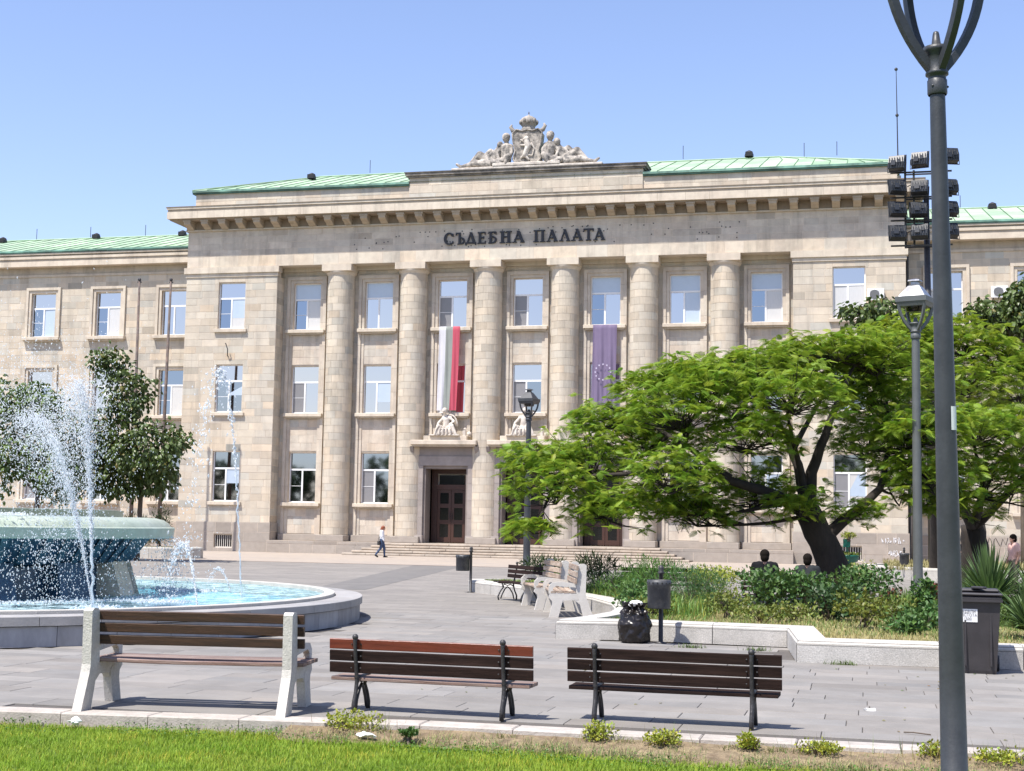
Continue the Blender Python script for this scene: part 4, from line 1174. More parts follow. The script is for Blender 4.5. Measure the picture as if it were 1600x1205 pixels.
# ------------------------------------------------------------------ street lamps
def lamp_head(b_, bm, z, k=1.0, pts=True):
    """cage arms, hood; local coordinates, z = collar height"""
LAMPM = POLE
def street_lamp(x, y, zc, k, rb, rt_, lab, hood=True, rot=.6, gloss=None, hc=.80, ex=2.2, pm_=None):
    LAMPM = pm_ or POLE
    e = empty('street_lamp', (x, y, -.1), label=lab, cat='street lamp')
    z0 = .1
    p = MB(); p.smooth = True
    p.lathe([(rb * 1.5, 0), (rb * 1.5, .04), (rb * 1.08, .08), (rb, .9), (rt_, zc)], 28, (0, 0, 0)); 
    p.build('pole', LAMPM, e, world=False)
    c = MB(); c.smooth = True; r = rt_ * 1.2
    k0, k = k, k * .84
    c.lathe([(r, zc), (r * 1.08, zc + .01), (r * 1.08, zc + .13 * k), (r * .98, zc + .14 * k), (r * .98, zc + .17 * k), (r * 1.25, zc + .18 * k), (r * 1.25, zc + .20 * k), (r * 1.12, zc + .22 * k), (r * 1.12, zc + .37 * k), (r * 1.42, zc + .39 * k), (r * 1.42, zc + .43 * k), (r * .55, zc + .44 * k), (r * .36, zc + .55 * k), (r * .28, zc + .57 * k), (.001, zc + .58 * k)], 24)
    c.smooth = False
    for a in (0, 2.1, 4.2): c.ball((r * 1.1 * cos(a), r * 1.1 * sin(a), zc + .07 * k), .010, 6, 4)
    c.build('collar', LAMPM, e, world=False); k = k0
    zt = zc + hc * k
    for q in range(4):
        a = rot + q * pi / 2
        arm = MB(); pts = []
        for t in [i / 14 for i in range(15)]:
            pts.append((r * 1.05 + (.43 * k - r * 1.05) * (1 - (1 - t) ** ex), zc + .17 * k + (zt - zc - .17 * k) * t))
        vs = []; fs = []; wd = .026 * k
        for i, (rr, zz) in enumerate(pts):
            th = .060 * k
            i0, i1 = max(i - 1, 0), min(i + 1, 14)
            dr_, dz_ = pts[i1][0] - pts[i0][0], pts[i1][1] - pts[i0][1]; ll = hypot(dr_, dz_); nr_, nz_ = dz_ / ll, -dr_ / ll
            d = (cos(a), sin(a)); nrm = (-sin(a), cos(a))
            for (tt, dn) in ((0, -wd), (0, wd), (-th, wd), (-th, -wd)):
                R__ = rr + nr_ * tt; vs.append((R__ * d[0] + dn * nrm[0], R__ * d[1] + dn * nrm[1], zz + nz_ * tt))
        for i in range(14):
            for j in range(4): fs.append((i * 4 + j, i * 4 + (j + 1) % 4, i * 4 + 4 + (j + 1) % 4, i * 4 + 4 + j))
        fs += [(0, 1, 2, 3), (59, 58, 57, 56)]
        arm.add(vs, fs); arm.build('arm', LAMPM, e, world=False)
    if hood:
        h = MB(); s4 = .5 * k; m_ = HOODM if gloss else LAMPM
        def ring(hw, z): return [((hw * sqrt(2)) * cos(rot + i * pi / 2), (hw * sqrt(2)) * sin(rot + i * pi / 2), z) for i in range(4)]
        def loft(mbx, rings):
            vs = []; fs = []
            for hw, z in rings: vs += ring(hw, z)
            for i in range(len(rings) - 1):
                for j in range(4): fs.append((4 * i + j, 4 * i + (j + 1) % 4, 4 * i + 4 + (j + 1) % 4, 4 * i + 4 + j))
            mbx.add(vs, fs)
        zt2 = zt + .01
        rim = MB(); loft(rim, [(.30 * k, zt2 - .1 * k), (.33 * k, zt2 - .02), (.345 * k, zt2), (.35 * k, zt2 + .11 * k), (.33 * k, zt2 + .12 * k), (.01, zt2 + .121 * k)]); loft(rim, [(.30 * k, zt2 - .1 * k), (.01, zt2 - .101 * k)])
        rim.build('rim', LAMPM, e, world=False)
        loft(h, [(.30 * k, zt2 + .11 * k), (.22 * k, zt2 + .24 * k), (.13 * k, zt2 + .37 * k), (.075 * k, zt2 + .41 * k), (.075 * k, zt2 + .47 * k), (.13 * k, zt2 + .48 * k), (.12 * k, zt2 + .51 * k), (.03 * k, zt2 + .54 * k), (.001, zt2 + .545 * k)])
        h.build('hood', m_, e, world=False)
        g = MB(); g.smooth = True; g.lathe([(.22 * k, zt2 - .1 * k), (.2 * k, zt2 - .2 * k), (.001, zt2 - .2 * k)], 16); g.build('lens', BLACK, e, world=False)
    return e
HOODM = mat('silver_worn_hood', (.42, .42, .43), .3, .3, 8, metal=.6, col2=(.2, .2, .22), mixscale=4, mixw=.05)
e1 = street_lamp(.574, 10.83, 5.02, 1.0, .087, .055, 'tall grey lamp post standing closest on the lawn, cut by picture top', hood=True, rot=.50, hc=1.2, ex=2.7)
e1.rotation_euler = (0, -.0125, 0)
s_ = MB(); s_.box(.052, .066, -.045, .03, 2.72, 2.86)
a_ = MB(); a_.add([(.078 * cos(t), .078 * sin(t), z) for z in (2.55, 2.72) for t in (-1.1, -.85, -.6, -.35)], [(0, 1, 5, 4), (1, 2, 6, 5), (2, 3, 7, 6)]); a_.build('sticker', PAPER, e1, world=False)
e2 = street_lamp(1.04, 33.2, 6.1, 1.0, .105, .085, 'grey lamp post with silver square hood behind the shrubs', rot=.45, gloss=True, pm_=POLE2)
e3 = street_lamp(-13.07, 55.8, 5.95, .95, .14, .10, 'dark lamp post with square hood in front of the middle door', rot=.55)

# ------------------------------------------------------------------ floodlight mast
fm = empty('floodlight_mast', (2.6, 64.0, 0), label='dark mast carrying a frame of floodlights behind the big lamp post', cat='mast')
b = MB(); b.smooth = True; b.tube([(2.6, 64, 0), (2.55, 64, 9), (2.5, 64, 16.4)], [.17, .14, .12], 12); b.build('pole', IRON, fm)
fr_ = MB()
for x in (1.62, 1.98, 3.1):
    fr_.box(x - .045, x + .045, 63.55, 63.64, 13.85, 17.25)
for z in (13.95, 15.05, 16.05, 17.15):
    fr_.box(1.0, 3.55, 63.5, 63.56, z - .035, z + .035); fr_.box(1.6, 3.15, 63.9, 63.96, z - .03, z + .03)
    for x in (1.62, 3.1): fr_.box(x - .03, x + .03, 63.55, 64.0, z - .03, z + .03)
for k in range(3):
    z = 14.5 + k
    fr_.tube([(1.7, 63.45, z), (1.95, 63.4, z + .12), (2.3, 63.45, z - .02), (2.6, 63.5, z + .15)], .02, 5)
fr_.build('frame', IRON, fm)
FL = mat('dark_floodlight_housing', (.022, .025, .03), .4, .3, 6, .1, 20, spec=.4)
proto = None
for (x, z, rz) in [(1.28, 17.5, -.25), (2.22, 17.62, -.25), (3.45, 17.74, .3), (1.28, 16.47, .3), (2.2, 16.4, -.1), (3.4, 16.4, .4), (1.28, 15.5, .25), (2.15, 15.45, .1), (3.4, 15.45, .4), (1.28, 14.47, .15), (2.2, 14.5, -.1), (3.4, 14.5, .3)]:
    if proto is None:
        f = MB()
        f.prism_x([(-.20, -.30), (-.24, -.05), (-.12, .28), (.08, .34), (.10, -.34)], -.33, .33)
        for k in range(6): f.box(-.28 + k * .11, -.26 + k * .11, -.27, -.1, -.25, .15)
        f.box(-.2, .0, -.3, -.2, -.2, .02); f.box(.08, .2, -.29, -.2, -.1, .06)
        ho_ = f.build('floodlight', FL, fm, world=False)
        g = MB(); g.box(-.37, .37, .10, .14, -.36, .38); g.build('lens_frame', PVC if 0 else FL, ho_, world=False)
        k_ = MB(); k_.tube([(-.39, 0, 0), (-.39, -.02, -.42), (.39, -.02, -.42), (.39, 0, 0)], .022, 5); k_.build('bracket', IRON, ho_, world=False)
        proto = ho_; o = ho_
    else:
        o = proto.copy(); COL.objects.link(o)
        for ch in proto.children: c2 = ch.copy(); COL.objects.link(c2); c2.parent = o
    o.location = Vector((x, 63.15, z)) - wloc(fm)
    o.rotation_euler = (-.25 + (.1 if z > 17 else 0), 0, rz)

# ------------------------------------------------------------------ benches
def plank(b, x0, x1, y, z, th, h, tilt=0, sag=0, tone=(1, 1, 1)):
    """a long board along x, rotated about x by tilt, centre (y,z)"""
    b.tint = tone; n = 5; c, s = cos(tilt), sin(tilt); e = .006
    prof = [(-th / 2, -h / 2 + e), (-th / 2 + e, -h / 2), (th / 2 - e, -h / 2), (th / 2, -h / 2 + e), (th / 2, h / 2 - e), (th / 2 - e, h / 2), (-th / 2 + e, h / 2), (-th / 2, h / 2 - e)]
    vs = []; m = len(prof)
    for i in range(n + 1):
        t = i / n; x = x0 + (x1 - x0) * t; dz = -sag * 4 * t * (1 - t) + random.uniform(-.0015, .0015)
        for a, q in prof: vs.append((x, y + a * c - q * s, z + a * s + q * c + dz))
    fs = [tuple(range(m))[::-1], tuple(n * m + i for i in range(m))]
    for i in range(n):
        for k in range(m): fs.append((i * m + k, i * m + (k + 1) % m, (i + 1) * m + (k + 1) % m, (i + 1) * m + k))
    b.add(vs, fs)

def concrete_frame(m_, x, th=.085):
    """side frame in the (y,z) plane; +y = front (seat side), back at y=0"""
    b = MB()
    def pr(poly, dx=0): b.prism_x(poly, x - th / 2 + dx, x + th / 2 - dx)
    # rear post and leg
    pr([(-.17, 0), (.0, 0), (.075, .30), (.12, .42), (.085, .87), (.06, .90), (-.01, .905), (-.045, .88), (-.035, .40), (-.05, .33)][::1])
    # front leg
    pr([(.40, 0), (.55, 0), (.50, .22), (.51, .34), (.36, .34), (.33, .30)], .003)
    # seat bearer
    pr([(.08, .30), (.5, .27), (.56, .33), (.54, .42), (.08, .40)], .006)
    # arch fillet
    pr([(.05, .22), (.17, .31), (.05, .33)], .009); pr([(.28, .31), (.36, .22), (.37, .33)], .009)
    # arm loop
    pr([(.06, .56), (.36, .60), (.50, .585), (.56, .52), (.56, .40), (.50, .40), (.49, .49), (.44, .53), (.07, .50)], .012)
    return b
def concrete_bench(loc, rz, lab, group, wood_b, wood_s, cm, L=1.9, slim=False, back=True):
    e = empty('concrete_bench', loc, rz, label=lab, cat='bench', group=group)
    for s in (-1, 1): concrete_frame(cm, s * (L / 2 - .1)).build('side_frame', cm, e, world=False)
    for k, z in enumerate((.834, .722, .612)):
        b = MB(); plank(b, -L / 2, L / 2, .055 + .012 * k + .05, z, .035, .086, .08, 0, rt(.15, .02)); b.build('back_slat', wood_b, e, world=False)
    for k in range(4):
        b = MB(); plank(b, -L / 2 + .06, L / 2, .17 + k * .105, .425 + (.0 if k else .0), .085, .035, -.03, .012 if k == 0 else .004, rt(.15, .02)); b.build('seat_slat', wood_s, e, world=False)
    return e
B1 = concrete_bench((-5.99, 12.20, 0), .137, 'brown slatted bench with washed concrete sides beside the fountain', None, WOODB, WOODS, CONC, L=2.06)

def iron_frame(x, k=1.0):
    """cast iron side frame, back at y=0, seat toward +y"""
    b = MB(); b.smooth = True; r = .016
    def T(pts, rad=r): b.tube([(x, y * k, z * k) for y, z in pts], rad, 8)
    T([(-.03, 0), (-.035, .1), (.02, .22), (.05, .34), (.02, .5), (-.02, .68), (-.04, .81), (-.03, .845)], [.022, .02, .018, .02, .02, .018, .02, .022])
    T([(.42, 0), (.44, .08), (.38, .2), (.30, .30), (.34, .38)], [.022, .018, .017, .017, .016])
    T([(.03, .02), (.06, .14), (.14, .26), (.2, .30), (.26, .26), (.33, .14), (.37, .03)])
    T([(.02, .40), (.2, .385), (.42, .40), (.46, .42)], .02)
    T([(.06, .32), (.12, .36), (.2, .33), (.28, .36), (.34, .31)], .012)
    b.ball((x, -.035 * k, .85 * k), .03, 8, 6)
    return b
def iron_bench(loc, rz, lab, group, wb, ws, L=1.95, k=1.0, fx=.69, zs=(.76, .655, .55), hh=.085, zseat=.42):
    e = empty('iron_bench', loc, rz, label=lab, cat='bench', group=group)
    for s in (-1, 1): iron_frame(s * fx, k).build('side_frame', IRON, e, world=False)
    for j, z in enumerate(zs):
        b = MB(); plank(b, -L / 2, L / 2, (.03 + .01 * j) * k, z * k, .03, hh * k, .07, 0, rt(.15, .02)); sl = b.build('back_slat', wb[j], e, world=False)
        q = MB()
        for s in (-1, 1):
            for d in (-.045, .045): q.ball((s * fx + d, .008 * k, z * k), .008, 6, 4)
        q.tint = (6, 6, 6); q.build('bolts', IRON, sl, world=False)
    for j in range(4):
        b = MB(); plank(b, -L / 2 + .01, L / 2 - .035, (.10 + .10 * j) * k, zseat * k, .085 * k, .032, 0, .003, rt(.15, .02)); b.build('seat_slat', ws, e, world=False)
    return e
B2 = iron_bench((-3.86, 12.67, 0), -.03, 'low iron bench with a red brown top slat', None, [WOODR, WOODD, WOODD], WOODS, L=1.93, k=.80, fx=.70, zs=(.765, .632, .498), hh=.118, zseat=.37)
B3 = iron_bench((-1.68, 12.83, 0), -.02, 'low iron bench with three dark slats in front of the black rubbish bag', None, [WOODD, WOODD, WOODD], WOODD, L=1.89, k=.78, fx=.69, zs=(.765, .632, .498), hh=.118, zseat=.37)

# benches along the curved planter: local +y is the seat side, facing the square
def face(rz): return rz
B5 = concrete_bench((-5.50, 28.06, 0), atan2(1.74, -.5), 'white concrete bench with peeling slats, nearest at the planter end', 'white concrete benches by the planter', WOODP, WOODP, CONCW)
B6 = concrete_bench((-6.40, 30.3, 0), atan2(1.62, -.67), 'white concrete bench between the iron bench and the nearest white bench', 'white concrete benches by the planter', WOODP, WOODP, CONCW)
B1.scale = (1, 1.35, 1)
for o in (B5, B6): o.scale = (1.0, 1.18, 1.12)
B7 = iron_bench((-7.6, 32.5, 0), atan2(.77, -.63), 'dark slatted iron bench at the far end of the planter row', None, [WOODD] * 3, WOODD, L=1.8, k=1.0, fx=.6)
for o in (B7,):
    pass
# bench behind the hedge
B8 = iron_bench((-1.5, 29.1, 0), 0.02, 'dark bench behind the hedge carrying two seated people', None, [WOODD] * 3, WOODD, L=1.9)
B9 = iron_bench((-4.6, 33.3, 0), 0.02, 'dark empty bench behind the yellow green shrubs', None, [WOODD] * 3, WOODD, L=1.9)

# ------------------------------------------------------------------ litter bins
BINM = mat('blue_grey_enamel', (.028, .031, .038), .5, .25, 7, .1, 30, col2=(.06, .06, .062), mixscale=5, mixw=.05)
def litter_bin(x, y, lab, side):
    e = empty('litter_bin', (x, y, 0), label=lab, cat='litter bin', group='litter bins on posts around the square')
    p = MB(); p.smooth = True; p.lathe([(.09, 0), (.09, .02), (.035, .03), (.032, 1.02), (.05, 1.04), (.05, 1.06), (.03, 1.08), (.045, 1.11), (.03, 1.15), (.001, 1.165)], 16); p.build('post', IRON, e, world=False)
    b = MB(); b.smooth = True; cx = side * .0
    b.lathe([(.001, .545), (.165, .545), (.172, .56), (.175, .86), (.18, .865), (.18, .95), (.17, .95), (.165, .87), (.165, .58), (.001, .58)], 24, (side * .205, -.04, 0)) if side else b.lathe([(.001, .53), (.165, .53), (.172, .545), (.175, .86), (.18, .865), (.18, .95), (.17, .95), (.165, .87), (.001, .6)], 24, (0, -.21, 0))
    b.build('bucket', BINM, e, world=False)
    h = MB(); h.tint = (.15, .15, .15); c = (side * .205, -.04) if side else (0, -.21)
    for k in range(16):
        t = 2 * pi * k / 16; h.ball((c[0] + .181 * cos(t), c[1] + .181 * sin(t), .91), .012, 6, 4)
    h.build('rim_holes', BINM, e, world=False)
    k = MB(); k.box(min(0, c[0]), max(.02, c[0]), min(-.03, c[1]) if not side else -.03, 0, .88, .91); k.build('bracket', IRON, e, world=False)
    return e
litter_bin(-3.03, 21.8, 'dark litter bin on a post beside the black rubbish bag', 0)
litter_bin(-9.85, 35.85, 'litter bin hanging left of its post at the far planter corner', -1)
litter_bin(1.25, 55.35, 'small litter bin on a post near the graffiti wall', 0)

# rubbish bag
def rubbish_bag():
    e = empty('rubbish_bag', (-3.42, 21.75, 0), label='full black rubbish bag leaning at the low granite wall', cat='rubbish bag')
    prof = [(.17, 0), (.215, .04), (.24, .15), (.235, .28), (.215, .38), (.18, .46), (.13, .50), (.12, .52), (.15, .56), (.17, .60)]
    n = 96; V = []; F = []
    import mathutils
    pp = []
    for i in range(len(prof) - 1):
        for k in range(7):
            t = k / 7; pp.append((prof[i][0] * (1 - t) + prof[i + 1][0] * t, prof[i][1] * (1 - t) + prof[i + 1][1] * t))
    pp.append(prof[-1])
    for r, z in pp:
        for k in range(n):
            a = 2 * pi * k / n
            q = Vector((cos(a) * 2.2, sin(a) * 2.2, z * 9))
            d = noise.noise(q) * .03 + abs(noise.noise(Vector((cos(a) * 5, sin(a) * 5, z * 26)))) * .028 + (.03 * sin(a * 9 + z * 8) if z > .44 else 0)
            V.append(((r + d) * cos(a), (r * .85 + d) * sin(a), z + (noise.noise(q * 2) * .03 if z > .03 else 0)))
    for i in range(len(pp) - 1):
        for k in range(n): F.append((i * n + k, i * n + (k + 1) % n, (i + 1) * n + (k + 1) % n, (i + 1) * n + k))
    b = MB(); b.smooth = True; b.add(V, F); b.build('sack', BAG, e, world=False)
    p = MB()
    for k in range(5): p.ball((random.uniform(-.03, .08), random.uniform(-.10, -.03), .575 + random.uniform(-.01, .03)), .055, 7, 5, (1.2, 1, .7))
    p.build('white_rubbish', PAPER, e, world=False)
rubbish_bag()

# wheelie bin
def wheelie():
    e = empty('wheelie_bin', (1.30, 19.12, 0), -.02, label='dark grey wheelie bin with a paper notice beside the granite wall', cat='wheelie bin')
    b = MB()
    vs = []; 
    for z, w, d0, d1 in ((.0, .21, -.22, .22), (.04, .215, -.23, .24), (.93, .27, -.30, .32)):
        vs += [(-w, d0, z), (w, d0, z), (w, d1, z), (-w, d1, z)]
    fs = [(0, 3, 2, 1)]
    for i in range(2):
        for j in range(4): fs.append((4 * i + j, 4 * i + (j + 1) % 4, 4 * i + 4 + (j + 1) % 4, 4 * i + 4 + j))
    b.add(vs, fs)
    b.bbox(-.285, .285, -.325, .34, .90, .945, .012)
    for s in (-1, 1): b.box(s * .15 - .01, s * .15 + .01, -.285, -.2, .1, .88)
    b.box(-.29, .29, -.345, -.32, .88, .91)
    b.build('tub', PLAST, e, world=False)
    l = MB(); l.bbox(-.295, .295, -.34, .33, .955, .985, .012); l.bbox(-.27, .27, -.1, .30, .985, 1.03, .02); l.build('lid', PLAST, e, world=False)
    h = MB(); h.tube([(-.25, .36, .96), (-.25, .42, 1.0), (.25, .42, 1.0), (.25, .36, .96)], .016, 8); h.build('handle', PLAST, e, world=False)
    for s in (-1, 1):
        w = MB(); w.M = Matrix.Translation((s * .25, .24, .1)) @ Matrix.Rotation(pi / 2, 4, 'Y'); w.lathe([(.001, -.02), (.1, -.02), (.1, .02), (.001, .02)], 16); w.build('wheel', IRON, e, world=False)
    y = -.262
    pa = MB(); pa.add([(-.235, -.2835, .63), (-.005, -.2835, .63), (-.005, -.2935, .79), (-.235, -.2935, .79)], [(0, 1, 2, 3)])
    po = pa.build('notice', PAPER, e, world=False)
    ink = mat('faded_ink', (.12, .12, .13), .8)
    for k, txt in enumerate(('НЕДЕЛИ', 'ЧИСТОТА', '1500')):
        cu = bpy.data.curves.new('lettering', 'FONT'); cu.body = txt; cu.size = .045; cu.align_x = 'CENTER'; cu.extrude = .0004
        cu.materials.append(ink)
        tmp = bpy.data.objects.new('lettering', cu); COL.objects.link(tmp); bpy.context.view_layer.update()
        me = bpy.data.meshes.new_from_object(tmp.evaluated_get(bpy.context.evaluated_depsgraph_get())); bpy.data.objects.remove(tmp)
        _a = me.color_attributes.new('tint', 'FLOAT_COLOR', 'POINT'); _a.data.foreach_set('color', np.ones(len(me.vertices) * 4, dtype=np.float32))
        o = bpy.data.objects.new('lettering', me); COL.objects.link(o); o.parent = po
        z = .745 - k * .045; o.location = (-.12, -.2905 - (z - .71) * .0625 * 1.0 - .002, z); o.rotation_euler = (pi / 2 - .06, 0, 0)
wheelie()
ph = MB(); ph.bbox(-.04, .04, -.09, .09, 0, .03, .008); ph.tint = (8, 8, 8)
o = ph.build('cardboard_scrap', PLAST, None, world=False, loc=(1.32, 19.0, 1.032)); o.rotation_euler = (0, 0, .9)
tag(o, 'small dark box with white top lying on the wheelie bin lid', 'litter')
# ------------------------------------------------------------------ raised granite planter
from mathutils.geometry import tessellate_polygon
OUT = [(8.2, 19.95), (1.9, 19.68), (.88, 19.59), (-.93, 19.53), (-1.18, 21.95), (-3.4, 22.2), (-4.68, 21.98), (-4.45, 23.0), (-4.3, 24.4), (-4.4, 25.8), (-4.75, 27.4),
       (-5.5, 29.3), (-6.7, 31.6), (-8.3, 34.0), (-9.95, 36.2), (-10.25, 37.1), (-9.6, 37.7)]
BACK = [(-8.6, 37.2), (-6.2, 34.4), (-3.4, 31.2), (-2.9, 28.75), (-.5, 28.6), (-.1, 31.0), (.4, 33.2), (8.2, 34.0)]
def offset(P_, d):
    out = []
    for i, p in enumerate(P_):
        ns = []
        if i > 0: a = Vector(P_[i]) - Vector(P_[i - 1]); ns.append(Vector((a.y, -a.x)).normalized())
        if i < len(P_) - 1: a = Vector(P_[i + 1]) - Vector(P_[i]); ns.append(Vector((a.y, -a.x)).normalized())
        n = sum(ns, Vector((0, 0))); n.normalize(); k = 1 / max(.4, n.dot(ns[0]))
        out.append((p[0] + n.x * d * k, p[1] + n.y * d * k))
    return out
def granite_wall(name, pts, h, wdt, lab, flip=1, maxl=1.35):
    root = MB()
    fine = [pts[0]]
    corners = set(pts)
    for a, c in zip(pts, pts[1:]):
        n = max(1, round(hypot(c[0] - a[0], c[1] - a[1]) / maxl))
        for k in range(1, n + 1): fine.append((a[0] + (c[0] - a[0]) * k / n, a[1] + (c[1] - a[1]) * k / n))
    I = [offset(fine, flip * d) for d in (0, .035, .06, wdt)]
    core = MB(); core.tint = (.5, .5, .5)
    i1 = offset(fine, flip * .02); i2 = offset(fine, flip * (wdt - .02))
    for k in range(len(fine) - 1):
        core.add([(*i1[k], 0), (*i1[k + 1], 0), (*i2[k + 1], 0), (*i2[k], 0), (*i1[k], h - .02), (*i1[k + 1], h - .02), (*i2[k + 1], h - .02), (*i2[k], h - .02)],
                 [(0, 1, 5, 4), (2, 3, 7, 6), (4, 5, 6, 7)])
    r = tag(core.build(name, GRAN), lab, 'planter wall')
    for k in range(len(fine) - 1):
        def at(line, t, z):
            a, c = line[k], line[k + 1]; return (a[0] + (c[0] - a[0]) * t, a[1] + (c[1] - a[1]) * t, z)
        L_ = hypot(fine[k + 1][0] - fine[k][0], fine[k + 1][1] - fine[k][1]); e = .006 / max(L_, .1)
        b = MB(); b.tint = rt(.05, .01); zj = h * .74
        v = []
        for t in (e, 1 - e): v += [at(I[0], t, 0), at(I[0], t, zj)]
        b.add(v + [at(I[1], e, zj), at(I[1], 1 - e, zj)], [(0, 2, 3, 1), (1, 3, 5, 4)])
        b.build('granite_block', GRAN, r)
        b = MB(); b.tint = rt(.03, .01)
        prof = [(0, zj + .006), (0, h - .05), (1, h - .012), (2, h), (3, h), (3, h - .12)]
        v = []
        for t in (e, 1 - e): v += [at(I[j], t, z) for j, z in prof]
        m = len(prof)
        b.add(v, [(q, m + q, m + q + 1, q + 1) for q in range(m - 1)] + [tuple(range(m)), tuple(range(2 * m - 1, m - 1, -1))])
        b.build('coping_stone', GRANC, r)
    return r
granite_wall('planter_wall', OUT, .30, .40, 'low pale granite wall bordering the planted bed with the shrubs', flip=1)
# which side is inside? soil polygon uses the same outline
inner = offset(OUT, .38)
poly = inner + BACK
tri = tessellate_polygon([[Vector((x, y, 0)) for x, y in poly]])
b = MB(); b.add([(x, y, .22) for x, y in poly], [tuple(t) for t in tri])
bed = tag(b.build('ground', BEDM), 'soil and dry turf of the planted bed', kind='structure')
granite_wall('planter_wall', [(p[0], p[1]) for p in BACK[::-1]][1:], .24, .2, 'low back kerb of the planted bed beside the shaded bench', flip=-1, maxl=2.5)
# far planters
granite_wall('planter_wall', [(9, 52.0), (4, 53.2), (2.0, 53.9), (.4, 56.1), (-.3, 58.2), (.3, 60.0)], .45, .35, 'low grey wall behind the lamp posts near the graffiti', flip=1, maxl=1.6)
b = MB(); b.add([(9, 52.5, .38), (9, 70, .38), (1, 66, .38), (.4, 60, .38), (.5, 57, .38), (2.3, 54.3, .38)], [(0, 1, 2, 3, 4, 5)]); tag(b.build('ground', BEDM), 'soil of the far planter by the right wing', kind='structure')
pts = [(-30.9 + 1.9 * cos(t), 60.0 + 1.3 * sin(t)) for t in [pi * .5 - pi * k / 8 for k in range(9)]]
granite_wall('planter_wall', [(-40, 61.3)] + pts + [(-40, 58.7)], .5, .35, 'rounded end of a stone planter behind the fountain bowl', flip=1, maxl=2.5)
b = MB(); b.box(-40, -29.9, 58.95, 61.05, .1, .5); tag(b.build('ground', BEDM), 'soil of the planter behind the fountain', kind='structure')

# ------------------------------------------------------------------ fountain
FX, FY = FC
fo = empty('fountain', (FX, FY, 0), label='round fountain with a broad green grey bowl over a blue basin', cat='fountain')
b = MB(); b.tint = (.5, .5, .5); b.lathe([(7.40, 0), (7.40, .26), (6.85, .26), (6.85, -.1)], 96); b.smooth = False
b.build('basin', BASINW, fo, world=False)
N = 56
def arcblock(r0, r1, z0, z1, k, n, g, tint, off=0, ch=.006):
    b = MB(); b.tint = tint
    a0 = 2 * pi * (k + off) / n + g / r1; a1 = 2 * pi * (k + 1 + off) / n - g / r1
    vs = []; ns = 3
    for i in range(ns + 1):
        t = a0 + (a1 - a0) * i / ns; c, s = cos(t), sin(t)
        vs += [(r0 * c, r0 * s, z0), (r0 * c, r0 * s, z1 - ch), ((r0 + ch) * c, (r0 + ch) * s, z1), ((r1 - ch) * c, (r1 - ch) * s, z1), (r1 * c, r1 * s, z1 - ch), (r1 * c, r1 * s, z0)]
    fs = []
    for i in range(ns):
        for q in range(5): fs.append((6 * i + q, 6 * i + q + 1, 6 * i + 7 + q, 6 * i + 6 + q))
    fs += [(0, 5, 4, 3, 2, 1), tuple(6 * ns + q for q in range(6))]
    b.add(vs, fs); return b
for k in range(N):
    wet = .82 if random.random() < .3 else 1
    t = rt(.07, .008); arcblock(6.99, 7.47, .28, .405, k, N, .004, tuple(v * wet for v in t)).build('ledge_stone', LEDGE, fo, world=False)
for k in range(N):
    t = rt(.09, .008); arcblock(7.0, 7.43, .0, .272, k, N, .004, t, .3).build('wall_stone', BASINW, fo, world=False)
for k in range(48):
    arcblock(6.78, 6.97, .2, .455, k, 48, .003, rt(.04, .01), .1).build('rim_stone', GRANC, fo, world=False)
b = MB(); b.lathe([(6.79, .40), (6.79, .0), (0.3, .0)], 96, (0, 0, .05)); b.build('pool_floor', TILEB, fo, world=False)
for k in range(40):    # tiled band seen through the water
    pass
# water
wm = bpy.data.materials.new('pool_water'); wm.use_nodes = True
nt = wm.node_tree; nt.nodes.clear(); L = nt.links.new
outn = nt.nodes.new('ShaderNodeOutputMaterial'); tr = nt.nodes.new('ShaderNodeBsdfTransparent'); tr.inputs[0].default_value = (.72, .93, .97, 1)
gl = nt.nodes.new('ShaderNodeBsdfGlossy'); gl.inputs['Roughness'].default_value = .06
fr_ = nt.nodes.new('ShaderNodeFresnel'); fr_.inputs[0].default_value = 1.33
df = nt.nodes.new('ShaderNodeBsdfDiffuse'); df.inputs[0].default_value = (.60, .78, .82, 1)
nz = nt.nodes.new('ShaderNodeTexNoise'); nz.inputs['Scale'].default_value = 2.2; nz.inputs['Detail'].default_value = 8; nz.inputs['Roughness'].default_value = .7
gp = nt.nodes.new('ShaderNodeNewGeometry'); L(gp.outputs['Position'], nz.inputs['Vector'])
bp = nt.nodes.new('ShaderNodeBump'); bp.inputs['Strength'].default_value = .6; bp.inputs['Distance'].default_value = .08
L(nz.outputs[0], bp.inputs['Height']); L(bp.outputs[0], gl.inputs['Normal']); L(bp.outputs[0], fr_.inputs['Normal'])
mx1 = nt.nodes.new('ShaderNodeMixShader'); fm_ = nt.nodes.new('ShaderNodeMath'); fm_.operation = 'MULTIPLY'; fm_.inputs[1].default_value = .42; L(fr_.outputs[0], fm_.inputs[0]); L(fm_.outputs[0], mx1.inputs[0]); L(tr.outputs[0], mx1.inputs[1]); L(gl.outputs[0], mx1.inputs[2])
n2 = nt.nodes.new('ShaderNodeTexNoise'); n2.inputs['Scale'].default_value = 3.2; n2.inputs['Detail'].default_value = 10; n2.inputs['Roughness'].default_value = .8
L(gp.outputs['Position'], n2.inputs['Vector'])
mr = nt.nodes.new('ShaderNodeMapRange'); mr.inputs['From Min'].default_value = .46; mr.inputs['From Max'].default_value = .66; mr.inputs['To Max'].default_value = .8
L(n2.outputs[0], mr.inputs[0])
mx2 = nt.nodes.new('ShaderNodeMixShader'); L(mr.outputs[0], mx2.inputs[0]); L(mx1.outputs[0], mx2.inputs[1]); L(df.outputs[0], mx2.inputs[2])
L(mx2.outputs[0], outn.inputs['Surface'])
NR, NT = 90, 240
V = []
